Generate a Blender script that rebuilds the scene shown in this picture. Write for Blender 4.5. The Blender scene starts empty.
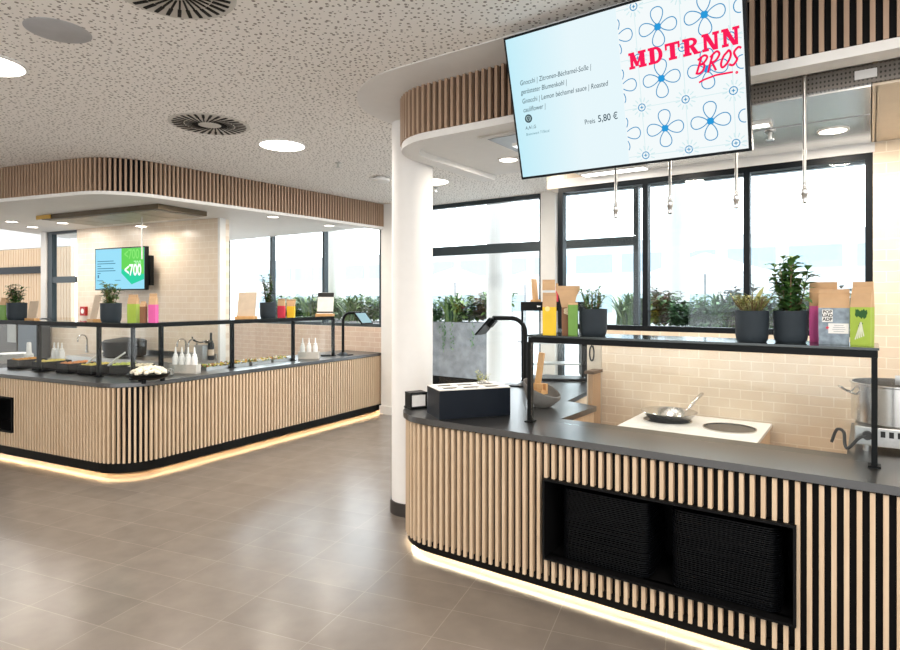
import bpy, bmesh, math, random
from mathutils import Vector, Matrix
C = bpy.context.scene.collection
SC = bpy.context.scene
PI = math.pi
# ------------------------------------------------------------------ camera, sky, exposure
cam_d = bpy.data.cameras.new('camera'); cam = bpy.data.objects.new('camera', cam_d); C.objects.link(cam)
EYE = 1.7
cam.location = (0, 0, EYE); cam.rotation_euler = (PI/2, 0, 0)
cam_d.sensor_width = 36; cam_d.lens = 24; cam_d.shift_y = -25.5/900
cam_d.clip_start = .05; cam_d.clip_end = 300
SC.camera = cam
SC.view_settings.view_transform = 'Standard'; SC.view_settings.look = 'None'
SC.view_settings.gamma = 1; SC.view_settings.use_curve_mapping = False
SC.view_settings.exposure = 0.22
world = bpy.data.worlds.new('sky'); SC.world = world; world.use_nodes = True
wbg = world.node_tree.nodes['Background']
wbg.inputs[0].default_value = (.93, .97, 1, 1)
# overcast sky, bright over the terrace side and dimmer behind the camera
_t = world.node_tree; _tc = _t.nodes.new('ShaderNodeTexCoord'); _dt = _t.nodes.new('ShaderNodeVectorMath'); _dt.operation = 'DOT_PRODUCT'; _dt.inputs[1].default_value = (.35, .94, 0)
_mr = _t.nodes.new('ShaderNodeMapRange'); _mr.inputs['From Min'].default_value = -.35; _mr.inputs['From Max'].default_value = .35; _mr.inputs['To Min'].default_value = 1.65; _mr.inputs['To Max'].default_value = 5.5
_t.links.new(_tc.outputs['Generated'], _dt.inputs[0]); _t.links.new(_dt.outputs['Value'], _mr.inputs['Value']); _t.links.new(_mr.outputs[0], wbg.inputs[1])
LAMP_W = 34.0          # watts of each ceiling lamp
DOWN_W = 9.0           # watts of each kitchen downlight

# ------------------------------------------------------------------ frames of the two counters
RA = math.radians(-35)
A = Vector((math.cos(RA), math.sin(RA))); B = Vector((-A.y, A.x)); O = Vector((1.0725, 3.06))
def N(s, t, z=0.0):
    p = O + s*A + t*B
    return Vector((p.x, p.y, z))
FC = Vector((-3.05, 5.59)); FL = Vector((-.90, .435)); FNL = Vector((.435, .90))   # far counter: corner, left run, inward normal
FR = Vector((.507, .862)); FNR = Vector((-.862, .507))
RL = math.atan2(-FL.y, -FL.x); RR = math.atan2(FR.y, FR.x)
def sight(u, p, d):                      # point of the line p+k*d seen in picture column u
    m = (u-450)/600.0
    k = (m*p.y-p.x)/(d.x-m*d.y)
    q = p+k*d
    return Vector((q.x, q.y))

# ------------------------------------------------------------------ materials
MATS = {}
def nt(name):
    m = bpy.data.materials.new(name); m.use_nodes = True
    t = m.node_tree
    return m, t, t.nodes['Principled BSDF']
def mat(name, col, rough=.5, metal=0., noise=.06, nscale=12., spec=.5, emit=None, estr=0.):
    if name in MATS: return MATS[name]
    m, t, b = nt(name)
    b.inputs['Roughness'].default_value = rough; b.inputs['Metallic'].default_value = metal
    b.inputs['Specular IOR Level'].default_value = spec
    if noise:
        tc = t.nodes.new('ShaderNodeTexCoord'); n = t.nodes.new('ShaderNodeTexNoise'); n.inputs['Scale'].default_value = nscale
        n.inputs['Detail'].default_value = 4
        r = t.nodes.new('ShaderNodeValToRGB')
        r.color_ramp.elements[0].position = .3; r.color_ramp.elements[1].position = .7
        r.color_ramp.elements[0].color = tuple(c*(1-noise) for c in col)+(1,)
        r.color_ramp.elements[1].color = tuple(min(1, c*(1+noise)) for c in col)+(1,)
        t.links.new(tc.outputs['Object'], n.inputs['Vector']); t.links.new(n.outputs['Fac'], r.inputs['Fac'])
        t.links.new(r.outputs['Color'], b.inputs['Base Color'])
    else:
        b.inputs['Base Color'].default_value = col+(1,)
    if emit:
        b.inputs['Emission Color'].default_value = emit+(1,); b.inputs['Emission Strength'].default_value = estr
    MATS[name] = m; return m
def emis(name, col, s=1.0):
    if name in MATS: return MATS[name]
    m = bpy.data.materials.new(name); m.use_nodes = True; t = m.node_tree
    t.nodes.remove(t.nodes['Principled BSDF'])
    e = t.nodes.new('ShaderNodeEmission'); e.inputs[0].default_value = col+(1,); e.inputs[1].default_value = s
    t.links.new(e.outputs[0], t.nodes['Material Output'].inputs[0]); MATS[name] = m; return m
def glass(name, tint=(.97, .985, .985), refl=.03):
    if name in MATS: return MATS[name]
    m = bpy.data.materials.new(name); m.use_nodes = True; t = m.node_tree
    t.nodes.remove(t.nodes['Principled BSDF'])
    tr = t.nodes.new('ShaderNodeBsdfTransparent'); tr.inputs[0].default_value = tint+(1,)
    g = t.nodes.new('ShaderNodeBsdfGlossy'); g.inputs['Roughness'].default_value = 0.0
    lw = t.nodes.new('ShaderNodeLayerWeight'); pw = t.nodes.new('ShaderNodeMath'); pw.operation = 'POWER'; pw.inputs[1].default_value = 4.5
    t.links.new(lw.outputs['Facing'], pw.inputs[0])
    f = t.nodes.new('ShaderNodeMath'); f.operation = 'MULTIPLY_ADD'; f.inputs[1].default_value = .55; f.inputs[2].default_value = refl
    t.links.new(pw.outputs[0], f.inputs[0])
    mx = t.nodes.new('ShaderNodeMixShader')
    t.links.new(f.outputs[0], mx.inputs[0]); t.links.new(tr.outputs[0], mx.inputs[1]); t.links.new(g.outputs[0], mx.inputs[2])
    t.links.new(mx.outputs[0], t.nodes['Material Output'].inputs[0]); MATS[name] = m; return m
def wood(name, c1, c2, axis='Z', rough=.5):
    if name in MATS: return MATS[name]
    m, t, b = nt(name)
    tc = t.nodes.new('ShaderNodeTexCoord'); mp = t.nodes.new('ShaderNodeMapping')
    sc = {'Z': (60, 60, 3), 'X': (3, 60, 60), 'Y': (60, 3, 60)}[axis]
    mp.inputs['Scale'].default_value = sc
    n = t.nodes.new('ShaderNodeTexNoise'); n.inputs['Scale'].default_value = 1.0; n.inputs['Detail'].default_value = 5
    r = t.nodes.new('ShaderNodeValToRGB'); r.color_ramp.elements[0].color = c1+(1,); r.color_ramp.elements[1].color = c2+(1,)
    r.color_ramp.elements[0].position = .3; r.color_ramp.elements[1].position = .7
    t.links.new(tc.outputs['Object'], mp.inputs[0]); t.links.new(mp.outputs[0], n.inputs['Vector'])
    t.links.new(n.outputs['Fac'], r.inputs['Fac']); t.links.new(r.outputs[0], b.inputs['Base Color'])
    b.inputs['Roughness'].default_value = rough; MATS[name] = m; return m
def brick(name, bw, bh, c1, c2, mortar, ms=.0035, rough=.3, off=.5, planar='XZ', bump=.35):
    if name in MATS: return MATS[name]
    m, t, b = nt(name)
    tc = t.nodes.new('ShaderNodeTexCoord'); sp = t.nodes.new('ShaderNodeSeparateXYZ'); cb = t.nodes.new('ShaderNodeCombineXYZ')
    t.links.new(tc.outputs['Object'], sp.inputs[0]); t.links.new(sp.outputs[planar[0]], cb.inputs[0]); t.links.new(sp.outputs[planar[1]], cb.inputs[1])
    k = t.nodes.new('ShaderNodeTexBrick'); k.offset = off; k.inputs['Scale'].default_value = 1
    k.inputs['Brick Width'].default_value = bw; k.inputs['Row Height'].default_value = bh
    k.inputs['Mortar Size'].default_value = ms; k.inputs['Mortar Smooth'].default_value = .3
    k.inputs['Color1'].default_value = c1+(1,); k.inputs['Color2'].default_value = c2+(1,); k.inputs['Mortar'].default_value = mortar+(1,)
    t.links.new(cb.outputs[0], k.inputs['Vector'])
    n = t.nodes.new('ShaderNodeTexNoise'); n.inputs['Scale'].default_value = 6; n.inputs['Detail'].default_value = 8
    t.links.new(tc.outputs['Object'], n.inputs['Vector'])
    mx = t.nodes.new('ShaderNodeMixRGB'); mx.blend_type = 'OVERLAY'; mx.inputs[0].default_value = .22
    t.links.new(k.outputs['Color'], mx.inputs[1]); t.links.new(n.outputs['Fac'], mx.inputs[2]); t.links.new(mx.outputs[0], b.inputs['Base Color'])
    iv = t.nodes.new('ShaderNodeMath'); iv.operation = 'SUBTRACT'; iv.inputs[0].default_value = 1
    t.links.new(k.outputs['Fac'], iv.inputs[1])
    bp = t.nodes.new('ShaderNodeBump'); bp.inputs['Strength'].default_value = bump; bp.inputs['Distance'].default_value = .004
    t.links.new(iv.outputs[0], bp.inputs['Height']); t.links.new(bp.outputs[0], b.inputs['Normal'])
    b.inputs['Roughness'].default_value = rough
    MATS[name] = m; return m
def leafmat(name, c1, c2):
    if name in MATS: return MATS[name]
    m, t, b = nt(name)
    g = t.nodes.new('ShaderNodeNewGeometry'); r = t.nodes.new('ShaderNodeValToRGB')
    r.color_ramp.elements[0].color = c1+(1,); r.color_ramp.elements[1].color = c2+(1,)
    t.links.new(g.outputs['Random Per Island'], r.inputs[0]); t.links.new(r.outputs[0], b.inputs['Base Color'])
    b.inputs['Roughness'].default_value = .45
    MATS[name] = m; return m
def ceiling_mat():
    m, t, b = nt('perforated_ceiling')
    tc = t.nodes.new('ShaderNodeTexCoord')
    v = t.nodes.new('ShaderNodeTexVoronoi'); v.voronoi_dimensions = '2D'; v.inputs['Scale'].default_value = 29; v.inputs['Randomness'].default_value = .9
    t.links.new(tc.outputs['Object'], v.inputs['Vector'])
    sp = t.nodes.new('ShaderNodeSeparateColor'); t.links.new(v.outputs['Color'], sp.inputs[0])
    th = t.nodes.new('ShaderNodeMapRange'); th.inputs['To Min'].default_value = .09; th.inputs['To Max'].default_value = .27
    t.links.new(sp.outputs[0], th.inputs['Value'])
    lt = t.nodes.new('ShaderNodeMath'); lt.operation = 'LESS_THAN'
    t.links.new(v.outputs['Distance'], lt.inputs[0]); t.links.new(th.outputs[0], lt.inputs[1])
    mx = t.nodes.new('ShaderNodeMixRGB'); mx.inputs[1].default_value = (.90, .87, .83, 1); mx.inputs[2].default_value = (.27, .24, .215, 1)
    t.links.new(lt.outputs[0], mx.inputs[0]); t.links.new(mx.outputs[0], b.inputs['Base Color'])
    b.inputs['Roughness'].default_value = .9
    return m
M_CEIL = ceiling_mat()
M_FLOOR = brick('stone_floor_tile', .548, .279, (.170, .146, .126), (.190, .163, .141), (.255, .22, .19), .0022, .25, 0, 'XY', .12)
M_BRICK = brick('cream_metro_tile', .137, .067, (.71, .585, .44), (.735, .61, .46), (.84, .74, .60), .0035, .28)
M_BRICKF = brick('cream_metro_tile_large', .17, .083, (.74, .62, .49), (.76, .645, .51), (.83, .74, .62), .004, .28)
M_BRICKP = brick('pink_metro_tile', .20, .075, (.70, .53, .42), (.73, .56, .44), (.86, .74, .64), .004, .4)
M_SLAT = wood('light_oak', (.60, .435, .285), (.70, .54, .38), 'Z')
M_SLATC = wood('canopy_oak', (.37, .245, .165), (.45, .305, .21), 'Z')  # canopy slats, a darker tone than the counter slats
M_PLY = wood('plywood', (.66, .46, .29), (.74, .55, .36), 'Z')
M_OAK = wood('sign_oak', (.62, .33, .12), (.72, .42, .18), 'Z')
M_BLACK = mat('black_panel', (.0035, .0035, .004), .6, spec=.16)
M_TOP = mat('black_worktop', (.003, .0035, .004), .30, noise=0); M_TOP.node_tree.nodes['Principled BSDF'].inputs['IOR'].default_value = 2.4
M_PLINTH = mat('black_plinth', (.004, .0037, .0034), .45, spec=.16)
M_WHITE = mat('white_paint', (.80, .785, .76), .6, noise=.015)
M_BEIGE = mat('beige_paint', (.70, .58, .44), .5, noise=.02)
M_GLOSSW = mat('glossy_white_panel', (.94, .94, .93), .22, .8, noise=.02)
M_COL = mat('column_white', (.84, .82, .80), .6, noise=.012)
M_FRAME = mat('black_frame', (.005, .007, .009), .4, spec=.16)
M_FRAMEB = mat('slate_frame', (.018, .032, .04), .4)
M_MET = mat('black_metal', (.004, .005, .0055), .4, spec=.16)
M_STEEL = mat('brushed_steel', (.55, .54, .52), .28, 1.0, noise=.08, nscale=40)
M_STEELB = mat('polished_steel', (.60, .58, .55), .20, 1.0, noise=.03)
M_GREY = mat('grey_metal', (.30, .30, .30), .4, .6)
M_POT = mat('charcoal_pot', (.028, .037, .046), .6, spec=.2)
M_CONC = mat('grey_concrete', (.27, .28, .30), .7, noise=.25, nscale=7)
M_GLASS = glass('clear_glass')
M_WGLASS = glass('window_glass', (.95, .98, .99), .025)
M_KRAFT = mat('kraft_paper', (.56, .36, .20), .75, noise=.08)
M_CARD = mat('card_paper', (.62, .50, .38), .8)
M_PAPER = mat('white_paper', (.85, .84, .82), .7)
M_WPL = mat('white_plastic', (.86, .85, .83), .4)
M_RUB = mat('black_rubber', (.01, .01, .01), .6)
M_SOIL = mat('soil', (.05, .035, .025), .9)
M_LEAF = leafmat('dark_leaf', (.012, .05, .012), (.07, .17, .035))
M_LEAF2 = leafmat('pale_leaf', (.20, .25, .06), (.55, .52, .22))
M_LEAF3 = leafmat('sage_leaf', (.05, .14, .05), (.20, .34, .15))
M_LEAF4 = leafmat('mixed_leaf', (.02, .09, .03), (.20, .30, .08))
M_LEAF5 = leafmat('plum_leaf', (.05, .03, .03), (.20, .16, .10))
M_STEM = mat('stem_brown', (.16, .10, .05), .8)

# ------------------------------------------------------------------ mesh helpers
class MB:
    def __init__(s): s.bm = bmesh.new()
    def face(s, pts):
        vs = [s.bm.verts.new(p) for p in pts]
        try: return s.bm.faces.new(vs)
        except ValueError: return None
    def box(s, c, d, rz=0, M=None, bev=0):
        m = Matrix.Translation(c) @ Matrix.Rotation(rz, 4, 'Z')
        if M is not None: m = Matrix.Translation(c) @ M
        m = m @ Matrix.Diagonal((d[0], d[1], d[2], 1))
        r = bmesh.ops.create_cube(s.bm, size=1, matrix=m)
        if bev:
            es = list({e for v in r['verts'] for e in v.link_edges})
            bmesh.ops.bevel(s.bm, geom=es, offset=bev, segments=2, affect='EDGES', profile=.6)
        return s
    def bar(s, p, q, w, h):
        p, q = Vector(p), Vector(q); d = q-p
        return s.box((p+q)/2, (d.length, w, h), M=d.to_track_quat('X', 'Z').to_matrix().to_4x4())
    def tube(s, pts, r, seg=8, closed=False):
        pts = [Vector(p) for p in pts]; n = len(pts); rings = []
        rr = r if isinstance(r, (list, tuple)) else [r]*n
        up = Vector((0, 0, 1)); prev = None
        for i, p in enumerate(pts):
            if closed: d = pts[(i+1) % n]-pts[i-1]
            else: d = pts[min(i+1, n-1)]-pts[max(i-1, 0)]
            d.normalize()
            if prev is None:
                x = d.cross(up)
                if x.length < .05: x = d.cross(Vector((1, 0, 0)))
            else: x = prev-d*prev.dot(d)
            x.normalize(); prev = x; y = d.cross(x)
            rings.append([s.bm.verts.new(p+rr[i]*(math.cos(2*PI*k/seg)*x+math.sin(2*PI*k/seg)*y)) for k in range(seg)])
        m = n if closed else n-1
        for i in range(m):
            a, b = rings[i], rings[(i+1) % n]
            for k in range(seg): s.bm.faces.new((a[k], a[(k+1) % seg], b[(k+1) % seg], b[k]))
        if not closed:
            s.bm.faces.new(rings[0][::-1]); s.bm.faces.new(rings[-1])
        return s
    def lathe(s, prof, seg=24, at=(0, 0, 0), caps=True, M=None):
        at = Vector(at); rings = []
        for r, z in prof:
            ring = []
            for k in range(seg):
                p = Vector((r*math.cos(2*PI*k/seg), r*math.sin(2*PI*k/seg), z))
                if M is not None: p = M @ p
                ring.append(s.bm.verts.new(at+p))
            rings.append(ring)
        for a, b in zip(rings, rings[1:]):
            for k in range(seg): s.bm.faces.new((a[k], a[(k+1) % seg], b[(k+1) % seg], b[k]))
        if caps:
            s.bm.faces.new(rings[0][::-1]); s.bm.faces.new(rings[-1])
        return s
    def prism(s, poly, z0, z1):
        lo = [s.bm.verts.new((x, y, z0)) for x, y in poly]; hi = [s.bm.verts.new((x, y, z1)) for x, y in poly]
        n = len(poly)
        s.bm.faces.new(lo[::-1]); s.bm.faces.new(hi)
        for i in range(n): s.bm.faces.new((lo[i], lo[(i+1) % n], hi[(i+1) % n], hi[i]))
        return s
    def band(s, p0, p1, z0, z1):          # solid wall between two polylines
        n = len(p0); v = [[s.bm.verts.new((p.x, p.y, z)) for p in P] for P in (p0, p1) for z in (z0, z1)]
        a, b, c, d = v
        for i in range(n-1):
            for x, y in ((a, b), (b, d), (d, c), (c, a)): s.bm.faces.new((x[i], x[i+1], y[i+1], y[i]))
        s.bm.faces.new((a[0], b[0], d[0], c[0])); s.bm.faces.new((a[-1], c[-1], d[-1], b[-1]))
        return s
def obj(name, mb, m, parent=None, loc=None, rz=0, smooth=True):
    bmesh.ops.recalc_face_normals(mb.bm, faces=mb.bm.faces)
    me = bpy.data.meshes.new(name); mb.bm.to_mesh(me); mb.bm.free()
    me.materials.append(m)
    if smooth:
        for p in me.polygons: p.use_smooth = True
        me.set_sharp_from_angle(angle=math.radians(38))
    o = bpy.data.objects.new(name, me); C.objects.link(o)
    if parent is not None: o.parent = parent
    if loc is not None: o.location = loc
    o.rotation_euler = (0, 0, rz)
    return o
def tag(o, label, cat, group=None, kind=None):
    o['label'] = label; o['category'] = cat
    if group: o['group'] = group
    if kind: o['kind'] = kind
    return o
def thing(name, label, cat, loc=(0, 0, 0), rz=0, group=None):
    o = bpy.data.objects.new(name, None); C.objects.link(o); o.empty_display_size = .1
    o.location = loc; o.rotation_euler = (0, 0, rz)
    return tag(o, label, cat, group)
def struct(name, mb, m, loc=None, rz=0, smooth=False):
    o = obj(name, mb, m, None, loc, rz, smooth); o['kind'] = 'structure'; return o
def dup(root, loc, rz=None, label=None, group=None):
    r = root.copy(); C.objects.link(r); r.location = loc
    if rz is not None: r.rotation_euler = (0, 0, rz)
    if label: r['label'] = label
    if group: r['group'] = group
    for ch in list(root.children):
        c = ch.copy(); C.objects.link(c); c.parent = r
        for g in list(ch.children):
            d = g.copy(); C.objects.link(d); d.parent = c
    return r
def smooth3(P, n=6):
    P = [Vector(p) for p in P]; out = []
    for i in range(len(P)-1):
        p0, p1, p2, p3 = P[max(i-1, 0)], P[i], P[i+1], P[min(i+2, len(P)-1)]
        for k in range(n):
            t_ = k/n; out.append(.5*((2*p1)+(p2-p0)*t_+(2*p0-5*p1+4*p2-p3)*t_*t_+(3*p1-p0-3*p2+p3)*t_**3))
    return out+[P[-1]]
def arc(cx, cy, r, a0, a1, n=10):
    return [Vector((cx+r*math.cos(a0+(a1-a0)*i/n), cy+r*math.sin(a0+(a1-a0)*i/n))) for i in range(n+1)]
def offset(path, d, side):               # side=+1 moves to the left of travel
    out = []
    for i, p in enumerate(path):
        ds = []
        if i > 0: ds.append((path[i]-path[i-1]).normalized())
        if i < len(path)-1: ds.append((path[i+1]-path[i]).normalized())
        ns = [Vector((-e.y, e.x))*side for e in ds]
        n = ns[0] if len(ns) == 1 else (ns[0]+ns[1]).normalized()
        k = d/max(.3, n.dot(ns[0])); out.append(p+n*k)
    return out
def walk(path, pitch, start=0.):
    out = []; acc = -start
    for p, q in zip(path, path[1:]):
        L = (q-p).length; d = (q-p)/L
        while acc <= L:
            if acc >= 0: out.append((p+d*acc, d))
            acc += pitch
        acc -= L
    return out

# ------------------------------------------------------------------ foliage
def leaf(mb, p, d, up, L, w, droop=.25):
    d = d.normalized(); x = d.cross(up)
    if x.length < .05: x = Vector((1, 0, 0))
    x.normalize(); n = x.cross(d)
    a = p; b = p+d*L*.35+n*L*.06; c = p+d*L*.7-n*L*droop*.4; e = p+d*L-n*L*droop
    vs = [mb.bm.verts.new(q) for q in (a, b-x*w*.45+n*w*.15, b, b+x*w*.45+n*w*.15, c-x*w*.36+n*w*.1, c, c+x*w*.36+n*w*.1, e)]
    for f in ((0, 2, 1), (0, 3, 2), (1, 2, 5, 4), (2, 3, 6, 5), (4, 5, 7), (5, 6, 7)): mb.bm.faces.new([vs[i] for i in f])
def bush(seed, h, r, nstem, nleaf, L, w, spread=.6, z0=0., taper=.5, vertical=.4):
    """upright leafy plant: stems with leaves along them"""
    rnd = random.Random(seed); f = MB(); st = MB()
    for i in range(nstem):
        a = rnd.uniform(0, 2*PI); rr = r*spread*math.sqrt(rnd.random())
        hh = h*rnd.uniform(.6, 1) if i else h
        b = Vector((rr*.4*math.cos(a), rr*.4*math.sin(a), z0)); tp = Vector((rr*1.3*math.cos(a), rr*1.3*math.sin(a), z0+hh*.93))
        mid = (b+tp)/2+Vector((rnd.uniform(-.1, .1)*r, rnd.uniform(-.1, .1)*r, 0))
        st.tube([b, mid, tp], [.0035, .0028, .0015], 5)
        for k in range(nleaf):
            u = .08+.92*(k+rnd.random())/nleaf
            p = b.lerp(mid, u*2) if u < .5 else mid.lerp(tp, u*2-1)
            aa = rnd.uniform(0, 2*PI); up = vertical+rnd.uniform(-.3, .5)
            d = Vector((math.cos(aa), math.sin(aa), up))
            sc = (1-taper*u)*rnd.uniform(.7, 1.15)
            leaf(f, p, d, Vector((0, 0, 1)), L*sc, w*sc, rnd.uniform(.1, .45))
    return f, st
def tuft(seed, h, r, n, w, z0=0.):
    """grass-like or strap leaves arching from the middle"""
    rnd = random.Random(seed); f = MB()
    for i in range(n):
        a = rnd.uniform(0, 2*PI); b = Vector((rnd.uniform(-.3, .3)*r, rnd.uniform(-.3, .3)*r, z0)); hh = h*rnd.uniform(.55, 1); rr = r*rnd.uniform(.3, 1.1)
        d = Vector((math.cos(a), math.sin(a), 0)); x = Vector((-d.y, d.x, 0)); prev = None
        for k in range(5):
            t = k/4; p = b+d*rr*t*t+Vector((0, 0, hh*(t-.28*t*t*t))); ww = w*(1-t)**.7*.5+.0006
            cur = (f.bm.verts.new(p-x*ww), f.bm.verts.new(p+x*ww))
            if prev: f.bm.faces.new((prev[0], prev[1], cur[1], cur[0]))
            prev = cur
    return f

# ================================================================== STRUCTURE
fl = MB(); fl.box((0, 0, -.05), (44, 44, .1))
fg = MB(); fg.box((0, -17.5, .006), (60, 27, .012)); struct('ground_bounce', fg, mat('pale_bounce', (.80, .80, .79), .8, noise=.03))  # unseen pale ground behind the camera, added to bounce light onto the ceiling
struct('floor', fl, M_FLOOR, (-1.22*.927+2.768*.375, 1.22*.375+2.768*.927, 0), math.atan2(-.375, .927))
ce = MB(); ce.prism([(x, y) for x, y in ((-14, -3.5), (8, -3.5))] + [tuple(N(7, 4.2).xy), tuple(N(-12.5, 4.2).xy)], 3.12, 3.3)
struct('ceiling', ce, M_CEIL)

# ---- kitchen back wall, tiled, with the wide window (frame s,t,z)
def nstruct(name, mb, m): return struct(name, mb, m, N(0, 0, 0), RA)
W0, W1, WZ0, WZ1 = -1.24, .891, 1.46, 2.62
w = MB()
for s0, s1, z0, z1 in ((-.865, 3.6, 0, WZ0), (W1, 3.6, WZ0, WZ1), (-1.34, 3.6, WZ1, 3.12)):
    w.box(((s0+s1)/2, 1.56, (z0+z1)/2), (s1-s0, .2, z1-z0))
nstruct('wall_back', w, M_BRICK)
e = MB(); e.box((-2.595, 4.2, 1.56), (.21, .24, 3.12)); e.box((-.17, 1.457, 2.655), (2.14, .006, .07))
nstruct('trim_1', e, M_WHITE)
def window(name, s0, s1, z0, z1, t, mull, frame_m, fw=.05, depth=.07, trans=(), gm=None):
    f = MB()
    f.box(((s0+s1)/2, t, z0+fw/2), (s1-s0, depth, fw)); f.box(((s0+s1)/2, t, z1-fw/2), (s1-s0, depth, fw))
    f.box((s0+fw/2, t, (z0+z1)/2), (fw, depth, z1-z0-2*fw)); f.box((s1-fw/2, t, (z0+z1)/2), (fw, depth, z1-z0-2*fw))
    for m in mull: f.box((m, t, (z0+z1)/2), (fw, depth, z1-z0-2*fw))
    for a, b, z, h in trans: f.box(((a+b)/2, t, z), (b-a, depth*.9, h))
    r = nstruct(name, f, frame_m)
    cuts = [s0]+list(mull)+[s1]
    for a, b in zip(cuts, cuts[1:]):
        g = MB(); g.box(((a+b)/2, t, (z0+z1)/2), (b-a-fw, .006, z1-z0-2*fw)); obj('window_pane', g, gm or M_WGLASS, r, smooth=False)
    return r
window('window_1', W0, W1, WZ0, WZ1, 1.50, (-.525, .175), M_FRAME, .04)
# ---- glazed facade to the terrace behind
window('window_2', -4.9, -2.70, 0.0, 3.12, 4.2, (-4.75,), M_FRAMEB, .06, .09, ((-4.9, -2.70, 2.42, .13),))
window('window_3', -2.49, 2.6, 0.0, 3.12, 4.2, (-1.459,), M_FRAMEB, .06, .09, ((-2.49, -1.459, 2.42, .11),))
# ---- far window wall
FT = 3.7
def farS(u):
    q = sight(u, N(0, FT).xy, A)-O; return q.dot(A)
fs0, fs1 = farS(224), farS(381)
wl = MB(); wl.box(((fs0+fs1)/2, FT+.1, .64), (fs1-fs0+.2, .2, 1.28)); nstruct('wall_far', wl, M_BRICKP)
window('window_4', fs0, fs1, 1.28, 3.10, FT+.06, (farS(270), farS(322.5)), M_FRAMEB, .05, .09)
wl = MB(); s0 = farS(381); wl.box((s0+.175, FT+.1, 1.56), (.22, .34, 3.12)); wl.box((s0+.175, FT-.08, .06), (.24, .04, .12)); nstruct('wall_end', wl, M_WHITE)
wl = MB(); wl.box((s0+.305, FT+.1, 1.56), (.035, .3, 3.12)); nstruct('trim_2', wl, M_FRAME)
# ---- far kitchen tiled wall (own frame: x along the wall to the right, y away from the room)
fw_org = Vector((-3.135, 8.1)) ; 
wl = MB(); wl.box((-1.51, .1, 1.5), (3.02, .2, 3.0))
struct('wall_left', wl, M_BRICKF, (fw_org.x, fw_org.y, 0), RL)
wl = MB(); wl.box((.02, .05, 1.5), (.04, .10, 3.0)); struct('trim_3', wl, M_WHITE, (fw_org.x, fw_org.y, 0), RL)
def lwin(name, x0, x1, z0, z1, m, fw):
    f = MB(); y = .08
    f.box(((x0+x1)/2, y, z0+fw/2), (x1-x0, .08, fw)); f.box(((x0+x1)/2, y, z1-fw/2), (x1-x0, .08, fw))
    f.box((x0+fw, y, (z0+z1)/2), (fw*2, .08, z1-z0-2*fw)); f.box((x1-fw/4, y, (z0+z1)/2), (fw/2, .08, z1-z0-2*fw))
    f.box(((x0+x1)/2, y, 2.02), (x1-x0-3*fw, .07, .1))
    r = struct(name, f, m, (fw_org.x, fw_org.y, 0), RL)
    g = MB(); g.box(((x0+x1)/2+fw/2, y, (z0+z1)/2), (x1-x0-2.6*fw, .006, z1-z0-2*fw)); obj('window_pane', g, M_WGLASS, r, smooth=False)
lwin('window_5', -3.85, -3.03, 1.25, 2.82, M_FRAMEB, .06)
wl = MB(); wl.box((-3.44, .1, .62), (.84, .2, 1.25)); wl.box((-3.44, .1, 2.91), (.84, .2, .18)); struct('wall_low', wl, M_BRICKF, (fw_org.x, fw_org.y, 0), RL)
wl = MB(); wl.box((-3.93, .1, 1.5), (.13, .16, 3.0)); struct('trim_4', wl, M_WHITE, (fw_org.x, fw_org.y, 0), RL)
# panelled wall of the room behind
wl = MB(); wl.box((-12.9, 3.0, 1.48), (10, .1, 2.96))
for i in range(92): wl.box((-17.8+i*.108, 2.945, 1.48), (.012, .012, 2.96))
struct('wall_panelled', wl, M_PLY, (fw_org.x, fw_org.y, 0), RL)
wl = MB(); wl.box((-12.9, 3.04, 3.4), (10, .2, .85)); struct('wall_white', wl, M_WHITE, (fw_org.x, fw_org.y, 0), RL)
t4 = MB(); t4.box((-11.2, 2.92, 2.43), (4.6, .05, .17)); struct('trim_5', t4, M_FRAME, (fw_org.x, fw_org.y, 0), RL)
# side wall of the hall, left of the picture, and the one right of the near kitchen
wl = MB(); wl.box((-9.6, 2.0, 1.56), (.2, 11, 3.12)); struct('wall_side', wl, M_WHITE)

# ---- round column
colp = Vector((-.305, 4.85))
cb = MB(); cb.lathe([(.165, 0), (.165, 3.12)], 48); struct('column', cb, M_COL, (colp.x, colp.y, 0), 0, True)
cb = MB(); cb.lathe([(.178, 0), (.178, .10), (.166, .10)], 48, caps=False); struct('baseboard_column', cb, mat('dark_skirting', (.035, .03, .027), .5), (colp.x, colp.y, 0), 0, True)

# ================================================================== NEAR COUNTER
NS0, NS1, NZ0, NZ1 = -.646, .591, .228, .665
RAD = .40; SL = -1.90
near = [Vector((2.4, 0)), Vector((SL+RAD, 0))] + arc(SL+RAD, RAD, RAD, -PI/2, -PI, 14)[1:] + [Vector((SL, 2.6))]
def cut(path, a, b): return [Vector((a, 0)), Vector((b, 0))]
Z3 = N(0, 0, 0)
nc = thing('serving_counter', 'curved serving counter with black worktop and tray niche in its slatted front', 'counter', Z3, RA)
top = [tuple(p) for p in offset(near, -.004, -1)] + [(-1.2, 2.6), (-1.03, 1.17), (-.765, 1.095), (-.78, .51), (.78, .51), (.78, 1.45), (2.4, 1.45)]
m = MB(); m.prism(top, .882, .92); obj('worktop', m, M_TOP, nc, smooth=False)
m = MB()
left = [Vector((NS0, 0))]+near[1:]
for P, z0, z1 in ((cut(near, 2.4, NS1), .08, .885), (cut(near, NS1, NS0), .08, NZ0), (cut(near, NS1, NS0), NZ1, .885), (left, .08, .885)):
    m.band(offset(P, .05, -1), offset(P, .07, -1), z0, z1)
obj('front_panel', m, M_BLACK, nc, smooth=False)
m = MB()
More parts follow.
